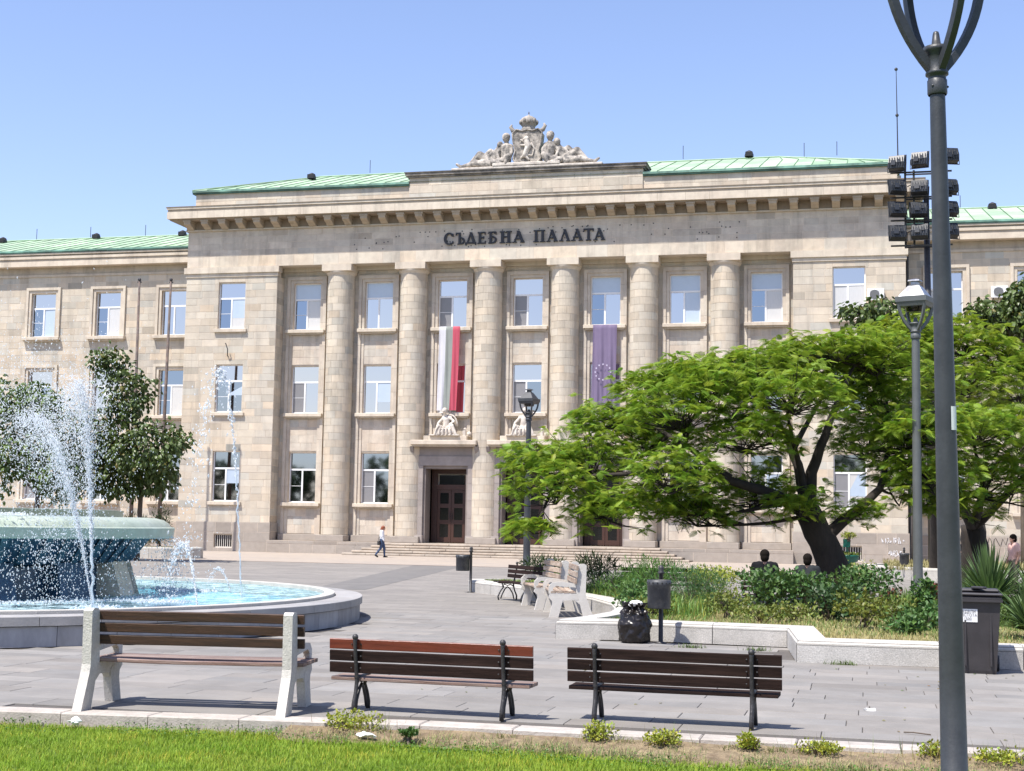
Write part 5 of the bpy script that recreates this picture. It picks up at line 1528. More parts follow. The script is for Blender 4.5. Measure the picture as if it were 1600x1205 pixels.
for i in range(NR + 1):
    r = 2.9 + (6.79 - 2.9) * i / NR
    for k in range(NT):
        t = 2 * pi * k / NT; x, y = FX + r * cos(t), FY + r * sin(t)
        z = .385 + .012 * noise.noise(Vector((x * 2.5, y * 2.5, 0))) + .008 * noise.noise(Vector((x * 7, y * 7, 3)))
        V.append((x, y, z))
F_ = [(i * NT + k, i * NT + (k + 1) % NT, (i + 1) * NT + (k + 1) % NT, (i + 1) * NT + k) for i in range(NR) for k in range(NT)]
w_ = np_mesh('water', np.array(V), np.array(F_), wm, smooth=True); tag(w_, 'turquoise water in the fountain basin', kind='structure')
# pedestal, piers, bowl
b = MB(); b.tint = (1, 1, 1); b.lathe([(3.02, .05), (2.98, .9), (2.9, 1.0)], 72); b.build('pedestal', MOSA, fo, world=False)
b = MB(); b.lathe([(3.62, .05), (3.62, .30), (3.05, .32)], 72); b.tint = (1.6, 1.6, 1.5); b.build('pedestal_step', TANST, fo, world=False)
for k in range(14):
    a = 2 * pi * (k + .40) / 14
    M_ = Matrix.Rotation(a, 4, 'Z')
    p = MB(); p.M = M_
    p.add([(2.7, -.36, .05), (3.52, -.40, .05), (3.52, .40, .05), (2.7, .36, .05), (2.7, -.34, .98), (3.24, -.34, .98), (3.24, .34, .98), (2.7, .34, .98)], [(0, 1, 5, 4), (1, 2, 6, 5), (2, 3, 7, 6), (3, 0, 4, 7), (4, 5, 6, 7)])
    p.build('pier', TANST if (a % (2 * pi)) < .75 else MOSA, fo, world=False)
b = MB(); b.smooth = True
b.lathe([(2.6, .9), (3.15, .95), (3.22, .99), (3.5, 1.37), (3.52, 1.40)], 96)
b.build('bowl_underside', MOSA, fo, world=False)
for k in range(60):
    a = 2 * pi * (k + .5) / 60; p = MB(); p.M = Matrix.Rotation(a, 4, 'Z'); p.tint = (1.5, 1.4, 1.2)
    p.add([(3.16, -.03, .955), (3.24, -.07, .985), (3.56, -.08, 1.39), (3.56, .08, 1.39), (3.24, .07, .985), (3.16, .03, .955), (3.3, 0, .97), (3.62, 0, 1.385)],
          [(0, 1, 6), (1, 2, 7, 6), (6, 7, 3, 4), (5, 6, 4)])
    p.build('bowl_rib', MOSA, fo, world=False)
b = MB(); b.smooth = False
b.lathe([(3.5, 1.385), (4.0, 1.385)], 128); b.lathe([(4.0, 1.385), (4.02, 1.40), (4.04, 1.56), (4.02, 1.575)], 128)
b.smooth = True; b.lathe([(4.02, 1.575), (3.97, 1.58)], 128)
b.lathe([(3.97, 1.58), (3.93, 1.64), (3.84, 1.70), (3.7, 1.735), (3.5, 1.745), (3.3, 1.735), (3.0, 1.70), (.2, 1.70)], 128)
b.build('bowl', BOWL, fo, world=False)
b = MB(); b.tint = (.55, .55, .52); b.lathe([(3.1, 1.69), (3.12, 1.86), (2.9, 1.87), (2.88, 1.8), (.2, 1.8)], 96); b.build('bowl_inner_ring', BOWL, fo, world=False)
for x, y in [(-11.15, 19.7), (-11.0, 24.5), (-10.6, 20.9), (-12.9, 26.7), (-13.2, 25.0)]:
    pass

# droplets and jets
oct_v = np.array([(1, 0, 0), (-1, 0, 0), (0, 1, 0), (0, -1, 0), (0, 0, 1), (0, 0, -1)], dtype=float)
oct_f = np.array([(0, 2, 4), (2, 1, 4), (1, 3, 4), (3, 0, 4), (2, 0, 5), (1, 2, 5), (3, 1, 5), (0, 3, 5)])
def drops(name, P_, size, vel, lab):
    P_ = np.array(P_); n = len(P_)
    X, Y, Z = frames(np.array(vel) + rng.normal(0, .35, (n, 3)))
    el = rng.uniform(1.0, 2.6, n)
    tv = oct_v[None] * np.stack([el, np.ones(n), np.ones(n)], 1)[:, None, :]
    s = np.array(size)[:, None, None]
    V = P_[:, None, :] + s * (tv[:, :, 0:1] * X[:, None] + tv[:, :, 1:2] * Y[:, None] + tv[:, :, 2:3] * Z[:, None])
    F = (oct_f[None] + (np.arange(n) * 6)[:, None, None]).reshape(-1, 3)
    o = np_mesh(name, V.reshape(-1, 3), F, FOAM, smooth=True); tag(o, lab, kind='stuff'); return o
def jet(base, apex, n, s0, s1, spread, size, tmax=1.0, core=0, lab='', break_=.35):
    """ballistic stream: base -> apex, continues symmetric"""
    base, apex = np.array(base), np.array(apex)
    hz = (apex - base) * np.array([1, 1, 0]); H = apex[2] - base[2]
    P_ = []; S_ = []; Vv = []
    t = rng.uniform(0, 1, n) ** 1.0 * (tmax * 2)
    for ti in t:
        p = base + hz * ti; p[2] = base[2] + H * (2 * ti - ti * ti)
        w = spread * (ti ** 1.6)
        w = w * (abs(rng.normal()) * .9 + .1)
        d = rng.normal(0, 1, 3) * w
        p = p + d; p[2] -= abs(rng.normal()) * w * 1.2 * (ti > break_)
        if p[2] < .4: continue
        P_.append(p); S_.append(size * rng.uniform(.45, 1.5) * (1 if ti > break_ else .8)); v = hz + np.array([0, 0, H * 2 * (1 - ti)]); Vv.append(v / (np.linalg.norm(v) + 1e-6))
    o = drops('water_jet', P_, S_, Vv, lab)
    if core:
        pts = []; rad = []
        m = 26
        for i in range(m):
            ti = core * i / (m - 1); p = base + hz * ti; p[2] = base[2] + H * (2 * ti - ti * ti)
            pts.append(tuple(p + rng.normal(0, .008 + .02 * ti, 3))); rad.append(s0 * (1 + 1.2 * ti * rng.uniform(.6, 1.4)) * (1 - .6 * i / m * (i > m * .7)))
        b = MB(); b.smooth = True; b.tube(pts, rad, 7); c = b.build('stream', FOAM, None); c.parent = o
    return o
jet((-11.15, 19.53, .4), (-11.6, 19.6, 3.75), 12000, .018, 0, .27, .0066, 1.0, .30, 'tall white jet of the fountain rising behind the concrete bench', .18)
jet((-11.17, 19.55, .4), (-12.6, 19.9, 3.3), 9000, .01, 0, .30, .0064, .58, 0, 'white water plume of the fountain leaning left over the bowl', .2)
jet((-10.42, 23.17, .4), (-10.85, 22.9, 4.3), 800, .009, 0, .06, .0125, .96, .45, 'thin high water jet at the right of the fountain basin')
jet((-9.99, 20.6, .4), (-10.5, 21.05, 1.36), 420, .011, 0, .035, .013, .95, .3, 'low curved water jet nearest the bowl edge')
jet((-11.42, 24.9, .4), (-11.77, 25.1, .84), 200, .008, 0, .025, .010, .95, .3, 'smallest curved water jet in the right half of the basin')
# cloud of spray drifting at the left
P_ = []; S_ = []; Vv = []
for _ in range(6000):
    c = random.choice([(-12.3, 19.6, 3.7, .5, .5), (-14.0, 20.0, 3.9, .9, .6), (-15.2, 20.4, 3.3, .7, .9), (-12.4, 19.8, 2.6, .5, .7)])
    P_.append((c[0] + random.gauss(0, c[3]), c[1] + random.gauss(0, .7), max(1.75, c[2] + random.gauss(0, c[4])))); S_.append(.006 * random.uniform(.4, 1.6)); Vv.append((0.2, 0, -1))
drops('water_spray', P_, S_, Vv, 'fine white spray above the fountain bowl')
# curtain falling from the bowl
P_ = []; S_ = []; Vv = []
for _ in range(4200):
    a = random.uniform(-2.6, .9); r = 4.03 + random.gauss(0, .05) + random.random() ** 3 * .5
    P_.append((FX + r * cos(a), FY + r * sin(a), random.uniform(.4, 1.42))); S_.append(.0062 * random.uniform(.4, 1.9)); Vv.append((0, 0, -1))
drops('water_curtain', P_, S_, Vv, 'beads of water falling from the rim of the fountain bowl')
# foam where the water lands
P_ = []; S_ = []; Vv = []
for _ in range(5200):
    q = random.random()
    if q < .55: a = random.uniform(-2.8, .9); r = 4.1 + random.gauss(0, .16)
    elif q < .8: a = random.uniform(-2.6, -.9); r = random.gauss(5.2, .35)
    else:
        c = random.choice([(-11.15, 19.7), (-10.9, 21.5), (-11.3, 21.5), (-12.2, 25.1)]); a = None
    if a is None: x, y = c[0] + random.gauss(0, .16), c[1] + random.gauss(0, .16)
    else: x, y = FX + r * cos(a), FY + r * sin(a)
    P_.append((x, y, .385 + abs(random.gauss(0, .02)))); S_.append(.012 * random.uniform(.4, 1.8)); Vv.append((1, 0, .2))
drops('water_foam', P_, S_, Vv, 'white foam on the basin water under the falling drops')
P_ = []; S_ = []; Vv = []
for _ in range(1500):
    a = random.uniform(-2.2, -.6); r = 3.6 + random.gauss(0, .18); P_.append((FX + r * cos(a), FY + r * sin(a), 1.75 + abs(random.gauss(0, .02)))); S_.append(.014 * random.uniform(.4, 1.5)); Vv.append((1, 0, 0))
drops('water_foam', P_, S_, Vv, 'white splash of water on top of the fountain bowl')

# ------------------------------------------------------------------ people
def cloth(name, c, rough=.9): return mat(name, c, rough, .12, 6, .4, 30, spec=.1)
SKIN = mat('skin', (.42, .24, .17), .6, .05, 8)
HAIRD = mat('dark_hair', (.012, .009, .007), .9, .1, 20, .5, 60, spec=.1); HAIRR = mat('auburn_hair', (.22, .055, .02), .6, .1, 20)
def person(loc, rz, H, pose, lab, top, bottom, hair, shoes=(.03, .03, .03), skin=SKIN, short=True, vox=.02, longhair=False, group=None):
    e = empty('person', loc, rz, label=lab, cat='person', group=group)
    k = H / 1.72
    def S_(c): return [(tuple(v * k for v in a), r * k, tuple(v * k for v in b_), q * k) for a, r, b_, q in c]
    def B_(c): return [(tuple(v * k for v in a), r * k, s_) for a, r, s_ in c]
    torso, arms, legs, head, feet = pose
    o = body('body', S_(torso + arms + legs) + S_(feet), B_(head), skin, e, vox * .8, 2)
    bake(o)
    up = [(a, r + .014, b_, q + .016) for a, r, b_, q in torso] + [(a, r + .014, tuple(a[i] + (b_[i] - a[i]) * (.55 if short else 1.) for i in range(3)) if j % 2 == 0 else a, r + .014) if j % 2 == 0 else ((a, .0, a, .0) if short else (a, r + .014, b_, q + .014)) for j, (a, r, b_, q) in enumerate(arms)]
    up = [c for c in up if c[1] > 0]
    bake(body('shirt', S_(up), [], cloth('shirt_' + str(len(bpy.data.materials)), top), e, vox * .9, 3))
    bake(body('trousers', S_([(a, r + .013, b_, q + .013) for a, r, b_, q in legs]) + S_([(torso[0][0], torso[0][1] + .018, torso[0][0], torso[0][1] + .018)]), [], cloth('trousers_' + str(len(bpy.data.materials)), bottom), e, vox * .9, 3))
    bake(body('shoes', S_([(a, r + .012, b_, q + .012) for a, r, b_, q in feet]), [], cloth('shoes_' + str(len(bpy.data.materials)), shoes), e, vox * .8, 1))
    hc = Vector(head[0][0]) * k; hb = [(tuple(hc + Vector((0, -.014 * k, .03 * k))), .108 * k, (.92, 1.02, .95))]
    hb += [(tuple(hc + Vector((0, -.035 * k, -.035 * k))), .094 * k, (.95, .95, 1.05))]
    if longhair: hb += [(tuple(hc + Vector((0, -.10 * k, -.05 * k))), .07 * k, (.9, .8, 1.5))]
    bake(body('hair', [], hb, hair, e, vox * .6, 1))
    return e
def headballs(x, y, z, fwd=1):
    return [((x, y, z), .095, (.82, 1.0, 1.18)), ((x, y + .09, z - .015), .018, (.8, 1.2, 1.4)), ((x - .078, y, z - .01), .022, (.5, 1, 1.5)), ((x + .078, y, z - .01), .022, (.5, 1, 1.5)), ((x, y + .055, z - .08), .045, (1, .9, .8)), ((x, y - .01, z - .13), .062, (1, 1, 1.5)), ((x, y - .03, z - .02), .085, (.95, 1.05, 1.05))]
# +y is forward
def walking():
    torso = [((0, 0, .95), .125, (0, .0, 1.15), .12), ((-.05, 0, 1.15), .11, (-.09, 0, 1.36), .09), ((.05, 0, 1.15), .11, (.09, 0, 1.36), .09)]
    arms = [((-.17, 0, 1.39), .048, (-.2, -.04, 1.12), .04), ((-.2, -.04, 1.12), .038, (-.19, .04, .88), .03), ((.17, 0, 1.39), .048, (.2, .02, 1.12), .04), ((.2, .02, 1.12), .038, (.19, .12, .9), .03)]
    legs = [((-.08, 0, .92), .09, (-.09, .12, .5), .062), ((-.09, .12, .5), .058, (-.09, .14, .1), .038), ((.08, 0, .92), .09, (.09, -.04, .5), .062), ((.09, -.04, .5), .058, (.09, -.3, .16), .038)]
    feet = [((-.09, .12, .045), .04, (-.09, .28, .035), .035), ((.09, -.32, .12), .04, (.09, -.2, .04), .035)]
    return torso, arms, legs, headballs(0, .06, 1.56), feet
def standing():
    torso = [((0, 0, .95), .15, (0, .0, 1.15), .145), ((-.06, 0, 1.15), .125, (-.11, 0, 1.36), .10), ((.06, 0, 1.15), .125, (.11, 0, 1.36), .10)]
    arms = [((-.2, 0, 1.39), .056, (-.25, -.02, 1.12), .046), ((-.25, -.02, 1.12), .042, (-.22, .06, .86), .034), ((.2, 0, 1.39), .056, (.25, .0, 1.12), .046), ((.25, .0, 1.12), .042, (.23, .1, .88), .034)]
    legs = [((-.09, 0, .92), .1, (-.11, .02, .5), .07), ((-.11, .02, .5), .06, (-.12, .0, .1), .042), ((.09, 0, .92), .1, (.12, .04, .5), .07), ((.12, .04, .5), .06, (.13, .0, .1), .042)]
    feet = [((-.12, -.03, .045), .042, (-.13, .15, .035), .038), ((.13, -.03, .045), .042, (.15, .15, .035), .038)]
    return torso, arms, legs, headballs(0, .03, 1.585), feet
def seated():
    torso = [((0, 0, .56), .16, (0, -.02, .78), .15), ((-.06, -.02, .8), .13, (-.11, .02, 1.0), .10), ((.06, -.02, .8), .13, (.11, .02, 1.0), .10)]
    arms = [((-.2, .02, 1.03), .056, (-.26, .04, .76), .046), ((-.26, .04, .76), .042, (-.14, .24, .66), .034), ((.2, .02, 1.03), .056, (.26, .04, .76), .046), ((.26, .04, .76), .042, (.14, .24, .66), .034)]
    legs = [((-.09, .02, .54), .1, (-.13, .44, .52), .07), ((-.13, .44, .52), .062, (-.14, .42, .1), .042), ((.09, .02, .54), .1, (.13, .44, .52), .07), ((.13, .44, .52), .062, (.14, .42, .1), .042)]
    feet = [((-.14, .40, .045), .042, (-.15, .58, .035), .038), ((.14, .40, .045), .042, (.15, .58, .035), .038)]
    return torso, arms, legs, headballs(0, .06, 1.22), feet
wn_ = person((-23.79, 69.6, .0), -pi / 2 + .2, 1.62, walking(), 'woman in white blouse and blue jeans walking past the steps', (.75, .77, .80), (.07, .10, .17), HAIRR, short=False, longhair=True, vox=.022)
hb_ = MB(); hb_.bbox(-.06, .06, -.16, .16, 0, .22, .03); hb_.tube([(0, -.12, .2), (0, -.06, .42), (0, .06, .42), (0, .12, .2)], .012, 6)
o = hb_.build('handbag', IRON, None, world=False, loc=(-23.86, 69.38, .62)); tag(o, 'dark handbag hanging at the walking woman\'s side', 'handbag')
person((-2.0, 29.18, 0), .1, 1.70, seated(), 'seated person with clothes darkened for shade, on the left of the hedge bench', (.012, .012, .014), (.02, .02, .025), HAIRD)  # near-black clothes on this pair stand in for tree shade
person((-1.18, 29.2, 0), -.15, 1.62, seated(), 'seated person with top darkened for shade, nearer the leaning tree trunk', (.03, .033, .035), (.02, .02, .03), HAIRD)
person((2.78, 44.2, 0), -.9, 1.70, standing(), 'person in black t-shirt standing left of the thick trunk', (.012, .010, .012), (.05, .045, .04), HAIRD)
person((4.08, 44.5, .0), 2.0, 1.72, standing(), 'person in pale pink shirt standing in the sun by the right wing', (.62, .40, .35), (.12, .10, .09), HAIRD)

# ------------------------------------------------------------------ green flower fountain pot
GREENM = mat('green_painted_metal', (.012, .13, .09), .35, .2, 6, spec=.6)
fp = empty('flower_stand', (-.66, 46.5, 0), label='green tiered flower stand with planted bowls behind the leaning trunk', cat='flower stand')
b = MB(); b.smooth = True; b.lathe([(.25, 0), (.25, .05), (.1, .12), (.08, .55), (.12, .7)], 16); b.build('stem', GREENM, fp, world=False)
b = MB(); b.smooth = True; b.lathe([(.1, .7), (.32, .78), (.37, .95), (.37, .98), (.33, .98), (.30, .9), (.001, .88)], 20); b.build('bowl', GREENM, fp, world=False)
b = MB(); b.box(-.12, .10, -.11, .11, 1.22, 1.47); b.lathe([(.04, .9), (.04, 1.25)], 8); b.build('planter_box', GREENM, fp, world=False)
b = MB(); b.smooth = True; b.tube([(.3, .0, .85), (.45, .0, .82), (.58, 0, .7), (.66, 0, .45), (.66, 0, .2)], .02, 6); b.tube([(.3, .0, .7), (.42, .0, .68), (.52, 0, .55), (.56, 0, .4)], .016, 6); b.build('hoop', CONC, fp, world=False)
bn = MB(); bn.box(-1.1 + .3, .7, .3, .36, .98, 1.33); bn.tint = (4, 4, 4)
# ------------------------------------------------------------------ leaves
def pinnate():
    """feathery leaf, length 1 along X, drooping; narrow leaflets"""
    v = []; f = []
    n = 8
    for i in range(n):
        t = .12 + .88 * i / (n - 1); x = t * .96; z = -.30 * t * t
        L_ = .34 * (sin(pi * (.18 + .72 * t)) ** .7)
        for s in (-1, 1):
            b_ = len(v)
            dx = .10 + .05 * t
            v += [(x - .045, 0, z), (x + .045, 0, z), (x + dx + .03, s * L_, z - .10 * L_ - .05), (x + dx - .06, s * L_ * .93, z - .10 * L_ - .05)]
            f.append((b_, b_ + 1, b_ + 2, b_ + 3))
    return np.array(v, dtype=float), np.array(f)
PIN = pinnate()
BROAD = (np.array([(0, 0, 0), (.35, .34, -.03), (.75, .26, -.12), (1.05, 0, -.22), (.75, -.26, -.12), (.35, -.34, -.03), (.55, 0, .04)], dtype=float), np.array([(0, 6, 1), (1, 6, 2), (2, 6, 3), (3, 6, 4), (4, 6, 5), (5, 6, 0)]))
SMALL = (np.array([(0, 0, 0), (.5, .28, .05), (1, 0, -.08), (.5, -.28, .05)], dtype=float), np.array([(0, 1, 2), (0, 2, 3)]))

def limb(b, pts, r0, r1, n=8):
    m = len(pts); P_ = []
    for i in range(m - 1):
        a, c = Vector(pts[i]), Vector(pts[i + 1])
        for k in range(3): P_.append(a.lerp(c, k / 3) + Vector([random.gauss(0, .012) for _ in range(3)]))
    P_.append(Vector(pts[-1]))
    b.smooth = True
    b.tube(P_, [r0 + (r1 - r0) * (i / (len(P_) - 1)) ** .8 for i in range(len(P_))], n)
    return P_

def feather_tree(name, lab, trunk, rtrunk, limbs, pads, leaf=.33, dens=1.0, seed=5, cut=None):
    random.seed(seed); rg = np.random.default_rng(seed)
    base = trunk[0]
    e = empty(name, (base[0], base[1], 0), label=lab, cat='tree', group='feathery leaved silk trees by the square')
    tb = MB(); bb = MB(); nodes = []
    P_ = limb(tb, [(base[0], base[1], -.15)] + trunk[0:], rtrunk * 1.25, rtrunk * .82, 14)
    tb.build('trunk', BARK, e)
    nodes += P_[-3:]
    for pts, r0, r1 in limbs:
        nodes += limb(bb, pts, r0, r1)
    tips = []; 
    for (x, y, z, hx, hz) in pads:
        c = Vector((x, y, z))
        nd = min(nodes, key=lambda q: (q - c).length + max(0, q.z - z) * 2.5)
        mid = nd.lerp(c, .5) + Vector((random.gauss(0, .1), random.gauss(0, .1), -.10 * (c - nd).length))
        low = c + Vector((0, 0, -hz * .8))
        pl_ = limb(bb, [tuple(nd), tuple(mid), tuple(low)], .035 + .012 * (c - nd).length, .018, 6)
        hy = min(hx * .95, 1.5)
        nt_ = int(108 * hx * hy * dens) + 8
        for _ in range(nt_):
            a = random.uniform(0, 2 * pi); r = sqrt(random.random())
            lift = (1 - r * r) * hz * .8 + random.gauss(0, hz * .5) - .15 * hz
            p = Vector((x + hx * r * cos(a), y + hy * r * sin(a), z + lift))
            tips.append((p, a, r))
            if random.random() < .2:
                q = random.choice(pl_[-4:])
                m_ = q.lerp(p, .55) + Vector((0, 0, -.05))
                bb.tube([q, m_, p], [.014, .010, .005], 4, cap=False)
    bb.build('branches', BARK, e)
    pos = []; dirs = []; sc = []; tint = []
    for p, a, r in tips:
        k = random.choice((4, 5, 6)); a0 = random.uniform(0, 2 * pi)
        g = random.gauss(0, .10)
        for i in range(k):
            t = a0 + 2 * pi * i / k + random.uniform(-.4, .4)
            # leaves lean outwards
            d = np.array((cos(t) + .7 * r * cos(a), sin(t) + .7 * r * sin(a), random.gauss(-.02, .34)))
            pos.append(tuple(p)); dirs.append(d); sc.append(leaf * random.uniform(.7, 1.2))
            q = 1 + g + random.gauss(0, .07); yl = random.gauss(0, .05) + max(0, p.z - 4.5) * .012
            tint.append((q * (1.0 + yl * 2.2), q, q * (1 - yl)))
    n = len(pos)
    X, Y, Z = frames(np.array(dirs), roll=rg.normal(0, .5, n))
    scatter('crown', PIN[0], PIN[1], np.array(pos), X, Y, Z, np.array(sc), np.array(tint), LEAFA, e)
    return e

A_P = [(-7.3,32.13,3.2,0.95,0.32),(-6.69,31.38,2.59,1.13,0.49),(-7.10,30.85,1.68,0.63,0.17),(-6.14,33.00,3.24,1.18,0.59),(-5.51,31.20,2.04,0.97,0.42),(-5.36,34.69,3.79,1.24,0.54),(-5.7,33.98,4.25,1.25,0.34),(-5.0,34.57,5.15,1.05,0.28),(-4.02,33.80,5.35,1.10,0.28),(-4.07,31.85,4.33,1.27,0.49),(-4.08,30.96,2.88,1.10,0.55),(-3.79,33.18,2.09,0.88,0.41),(-3.18,36.11,5.31,1.43,0.48),(-2.70,32.24,3.79,1.27,0.49),(-2.56,34.15,5.5,1.15,0.32),(-2.73,34.42,2.57,1.20,0.53),(-1.74,35.36,5.85,1.2,0.34),(-1.57,31.92,4.61,1.25,0.49),(-1.47,32.70,2.26,0.78,0.31),(-0.80,34.04,5.85,1.15,0.32),(-0.55,36.24,5.31,1.41,0.63),(-0.18,36.99,3.94,1.11,0.56),(0.21,34.83,5.77,1.20,0.53),(0.36,36.01,4.66,1.08,0.62),(0.70,35.27,2.63,0.42,0.38),(-0.25,34.04,2.16,0.58,0.26),(-4.6,33.5,2.3,1.0,0.35),(-3.4,32.2,5.0,1.0,0.4)]
feather_tree('silk_tree', 'large feathery tree with dark leaning trunk and wide umbrella crown', [(-0.47,34.18,0.1),(-0.75,34.06,0.80),(-1.03,33.92,1.49),(-1.35,33.77,2.14)], .36, [
    ([(-1.35,33.77,2.0),(-1.49,33.66,2.93),(-1.78,33.82,3.74),(-2.34,34.11,4.66),(-3.05,34.59,5.21)], .17, .03),
    ([(-1.35,33.77,2.0),(-1.26,33.71,3.01),(-0.94,33.50,3.87),(-0.65,33.69,4.76),(-0.30,34.31,5.54)], .18, .03),
    ([(-1.06,33.88,1.55),(-0.39,34.02,2.08),(0.26,34.63,2.69),(0.49,35.63,3.71),(0.43,35.49,4.82)], .17, .03),
    ([(-1.35,33.77,2.04),(-2.00,33.37,2.48),(-3.03,32.77,2.80),(-4.25,32.23,3.0),(-5.54,32.13,2.9),(-6.79,31.83,2.75)], .16, .025),
    ([(-1.38,33.73,2.2),(-1.53,32.56,3.4),(-1.71,31.92,4.2)], .10, .03),
    ([(-3.03,32.77,2.85),(-4.06,32.95,3.6),(-5.20,33.63,4.3),(-6.01,33.91,4.55)], .09, .02),
    ([(-2.34,34.11,4.6),(-3.61,34.15,5.1),(-4.87,34.42,5.35)], .06, .02),
    ([(-1.7,33.8,3.5),(-1.2,34.8,4.6),(-.9,35.8,5.2)], .08, .02)], A_P, leaf=.195, dens=1.35, seed=11)
feather_tree('silk_tree', 'feathery tree rising behind the lamp posts with its straight dark trunk', [(2.45,54.59,0),(2.40,53.30,2.44),(2.26,50.98,4.57),(2.17,48.5,5.4)], .33, [
    ([(2.17,48.5,5.3),(2.72,46.5,6.1),(3.62,45.41,6.5)], .14, .03), ([(2.17,48.5,5.3),(1.62,47.2,6.3),(1.40,45.9,7.0)], .13, .03), ([(2.2,49.0,5.2),(3.8,48.0,5.8),(5.0,46.6,6.0)], .12, .03)],
    [(1.41,45.29,7.65,1.56,0.49),(2.66,44.60,7.35,1.52,0.48),(3.86,45.97,6.92,1.36,0.58),(2.60,43.67,6.11,1.67,0.65),(4.32,45.13,6.06,1.14,0.76),(1.62,46.53,6.11,1.59,0.80),(3.82,48.18,5.43,1.63,0.61),(5.36,46.39,6.46,1.17,0.97),(1.27,47.37,7.21,1.22,0.61),(0.6,47.0,6.9,1.0,.5)], leaf=.24, dens=.8, seed=12)
feather_tree('silk_tree', 'feathery tree with thick trunk and low crown at the right edge', [(2.72,40.15,0.0),(2.70,40.1,.8),(2.68,40.03,1.4),(2.65,39.96,1.94)], .38, [
    ([(2.65,39.96,1.85),(2.20,37.72,2.55),(1.36,35.37,3.0),(0.63,35.15,3.45)], .17, .03), ([(2.65,39.96,1.85),(2.75,37.83,2.7),(2.56,36.15,3.4)], .17, .03), ([(2.65,39.96,1.85),(3.18,38.47,2.5),(3.70,37.49,3.1),(4.5,38,3.3)], .16, .03)],
    [(0.49,35.09,3.83,0.90,0.38),(1.18,34.21,4.04,1.17,0.41),(2.39,35.53,4.19,1.35,0.42),(3.50,36.86,3.94,0.93,0.54),(0.65,36.24,3.12,0.77,0.39),(1.46,34.38,2.98,1.17,0.51),(2.75,36.75,3.16,1.39,0.62),(3.54,35.96,2.78,0.60,0.53),(2.14,36.69,2.40,1.0,0.36),(1.28,37.50,2.5,0.46,0.25),(4.68,38.23,3.55,1.11,0.95)], leaf=.21, dens=1.05, seed=13)

def broad_tree(lab, base, th, pads, trunk_r, dens=1.0, seed=3, leaf=.21, mb=BARKG, tint0=(1, 1, 1)):
    random.seed(seed); rg = np.random.default_rng(seed)
    e = empty('broadleaf_tree', (base[0], base[1], 0), label=lab, cat='tree', group='broad leaved trees near the courthouse wings')
    tb = MB(); top = (base[0] + .05, base[1], th)
    limb(tb, [(base[0], base[1], -.1), (base[0] + .03, base[1], th * .5), top], trunk_r * 1.15, trunk_r * .8, 10)
    tb.build('trunk', mb, e)
    bb = MB(); pos = []; dirs = []; sc = []; tint = []
    for (x, y, z, hx, hz) in pads:
        limb(bb, [top, ((top[0] + x) / 2, (top[1] + y) / 2, (top[2] + z) / 2 + .1), (x, y, z)], trunk_r * .45, .02, 5)
        hy = min(hx, 1.2)
        for _ in range(int(110 * hx * hz * dens)):
            u = norm(rg.normal(size=3)[None])[0]; r = rg.uniform(.35, 1.02) ** .7
            n_ = noise.noise(Vector((x + u[0] * 1.3, y + u[1] * 1.3, z + u[2] * 1.3)) * 1.3) * .35
            c = np.array((x, y, z)) + u * np.array((hx, hy, hz)) * (r + n_)
            g = rg.normal(0, .12)
            for k in range(6):
                pos.append(c + rg.normal(0, .13, 3)); d = rg.normal(0, 1, 3); d[2] = -abs(d[2]) * .9 - .4; dirs.append(d + u * .8); sc.append(leaf * rg.uniform(.7, 1.25))
                q = 1 + g + rg.normal(0, .1); br = rg.random() < .05
                tint.append((q * (1.9 if br else 1) * tint0[0], q * (1.15 if br else 1) * tint0[1], q * tint0[2]))
    bb.build('branches', mb, e)
    n = len(pos); X, Y, Z = frames(np.array(dirs), roll=rg.normal(0, .6, n))
    scatter('crown', BROAD[0], BROAD[1], np.array(pos), X, Y, Z, np.array(sc), np.array(tint), LEAFC, e)
    return e
broad_tree('dark broad leaved tree right of the fountain with a thin upper sprig', (-29.45, 55.0), 3.4, [(-31.33,54.04,4.88,1.45,1.45),(-29.77,54.24,6.75,1.05,1.35),(-30.41,53.95,8.06,0.5,0.75),(-30.9,53.95,8.3,0.4,0.5),(-28.65,53.69,4.60,1.7,1.2),(-30.05,54.54,3.4,1.5,0.85),(-28.76,54.81,3.6,1.0,0.85),(-31.08,54.23,3.6,1.1,0.95),(-27.98,54.86,4.94,0.7,0.55)], .11, 1.15, 5)
broad_tree('pale green tree half veiled by the fountain spray', (-32.4, 52.0), 2.6, [(-32.27,51.62,6.02,1.4,1.0),(-32.77,51.65,4.48,1.5,1.2),(-31.53,52.03,3.73,1.1,1.1),(-33.26,51.33,6.3,1.0,.9),(-33.77,51.46,3.95,1.2,1.2),(-31.42,52.15,2.84,0.7,0.5)], .12, 1.1, 6, tint0=(1.2, 1.25, 1.2))
broad_tree('broad leaved tree below the window air conditioner, behind the silk tree', (2.0, 65.5), 8.5, [(-0.42,65.16,11.35,0.75,0.45),(0.54,65.38,11.5,1.0,0.5),(1.50,65.67,11.0,0.9,0.65),(0.40,65.46,10.46,1.3,0.7)], .2, 1.0, 7, leaf=.26, mb=BARK)
broad_tree('broad leaved tree before the right wing at the picture edge', (6.4, 64.8), 8.5, [(4.92,64.42,11.2,0.9,0.45),(6.25,64.69,11.75,0.7,0.6),(5.71,64.68,10.69,1.3,0.68),(7.04,64.99,10.85,1.3,1.05),(6.62,64.70,12.45,0.35,0.25)], .2, 1.1, 8, leaf=.26)

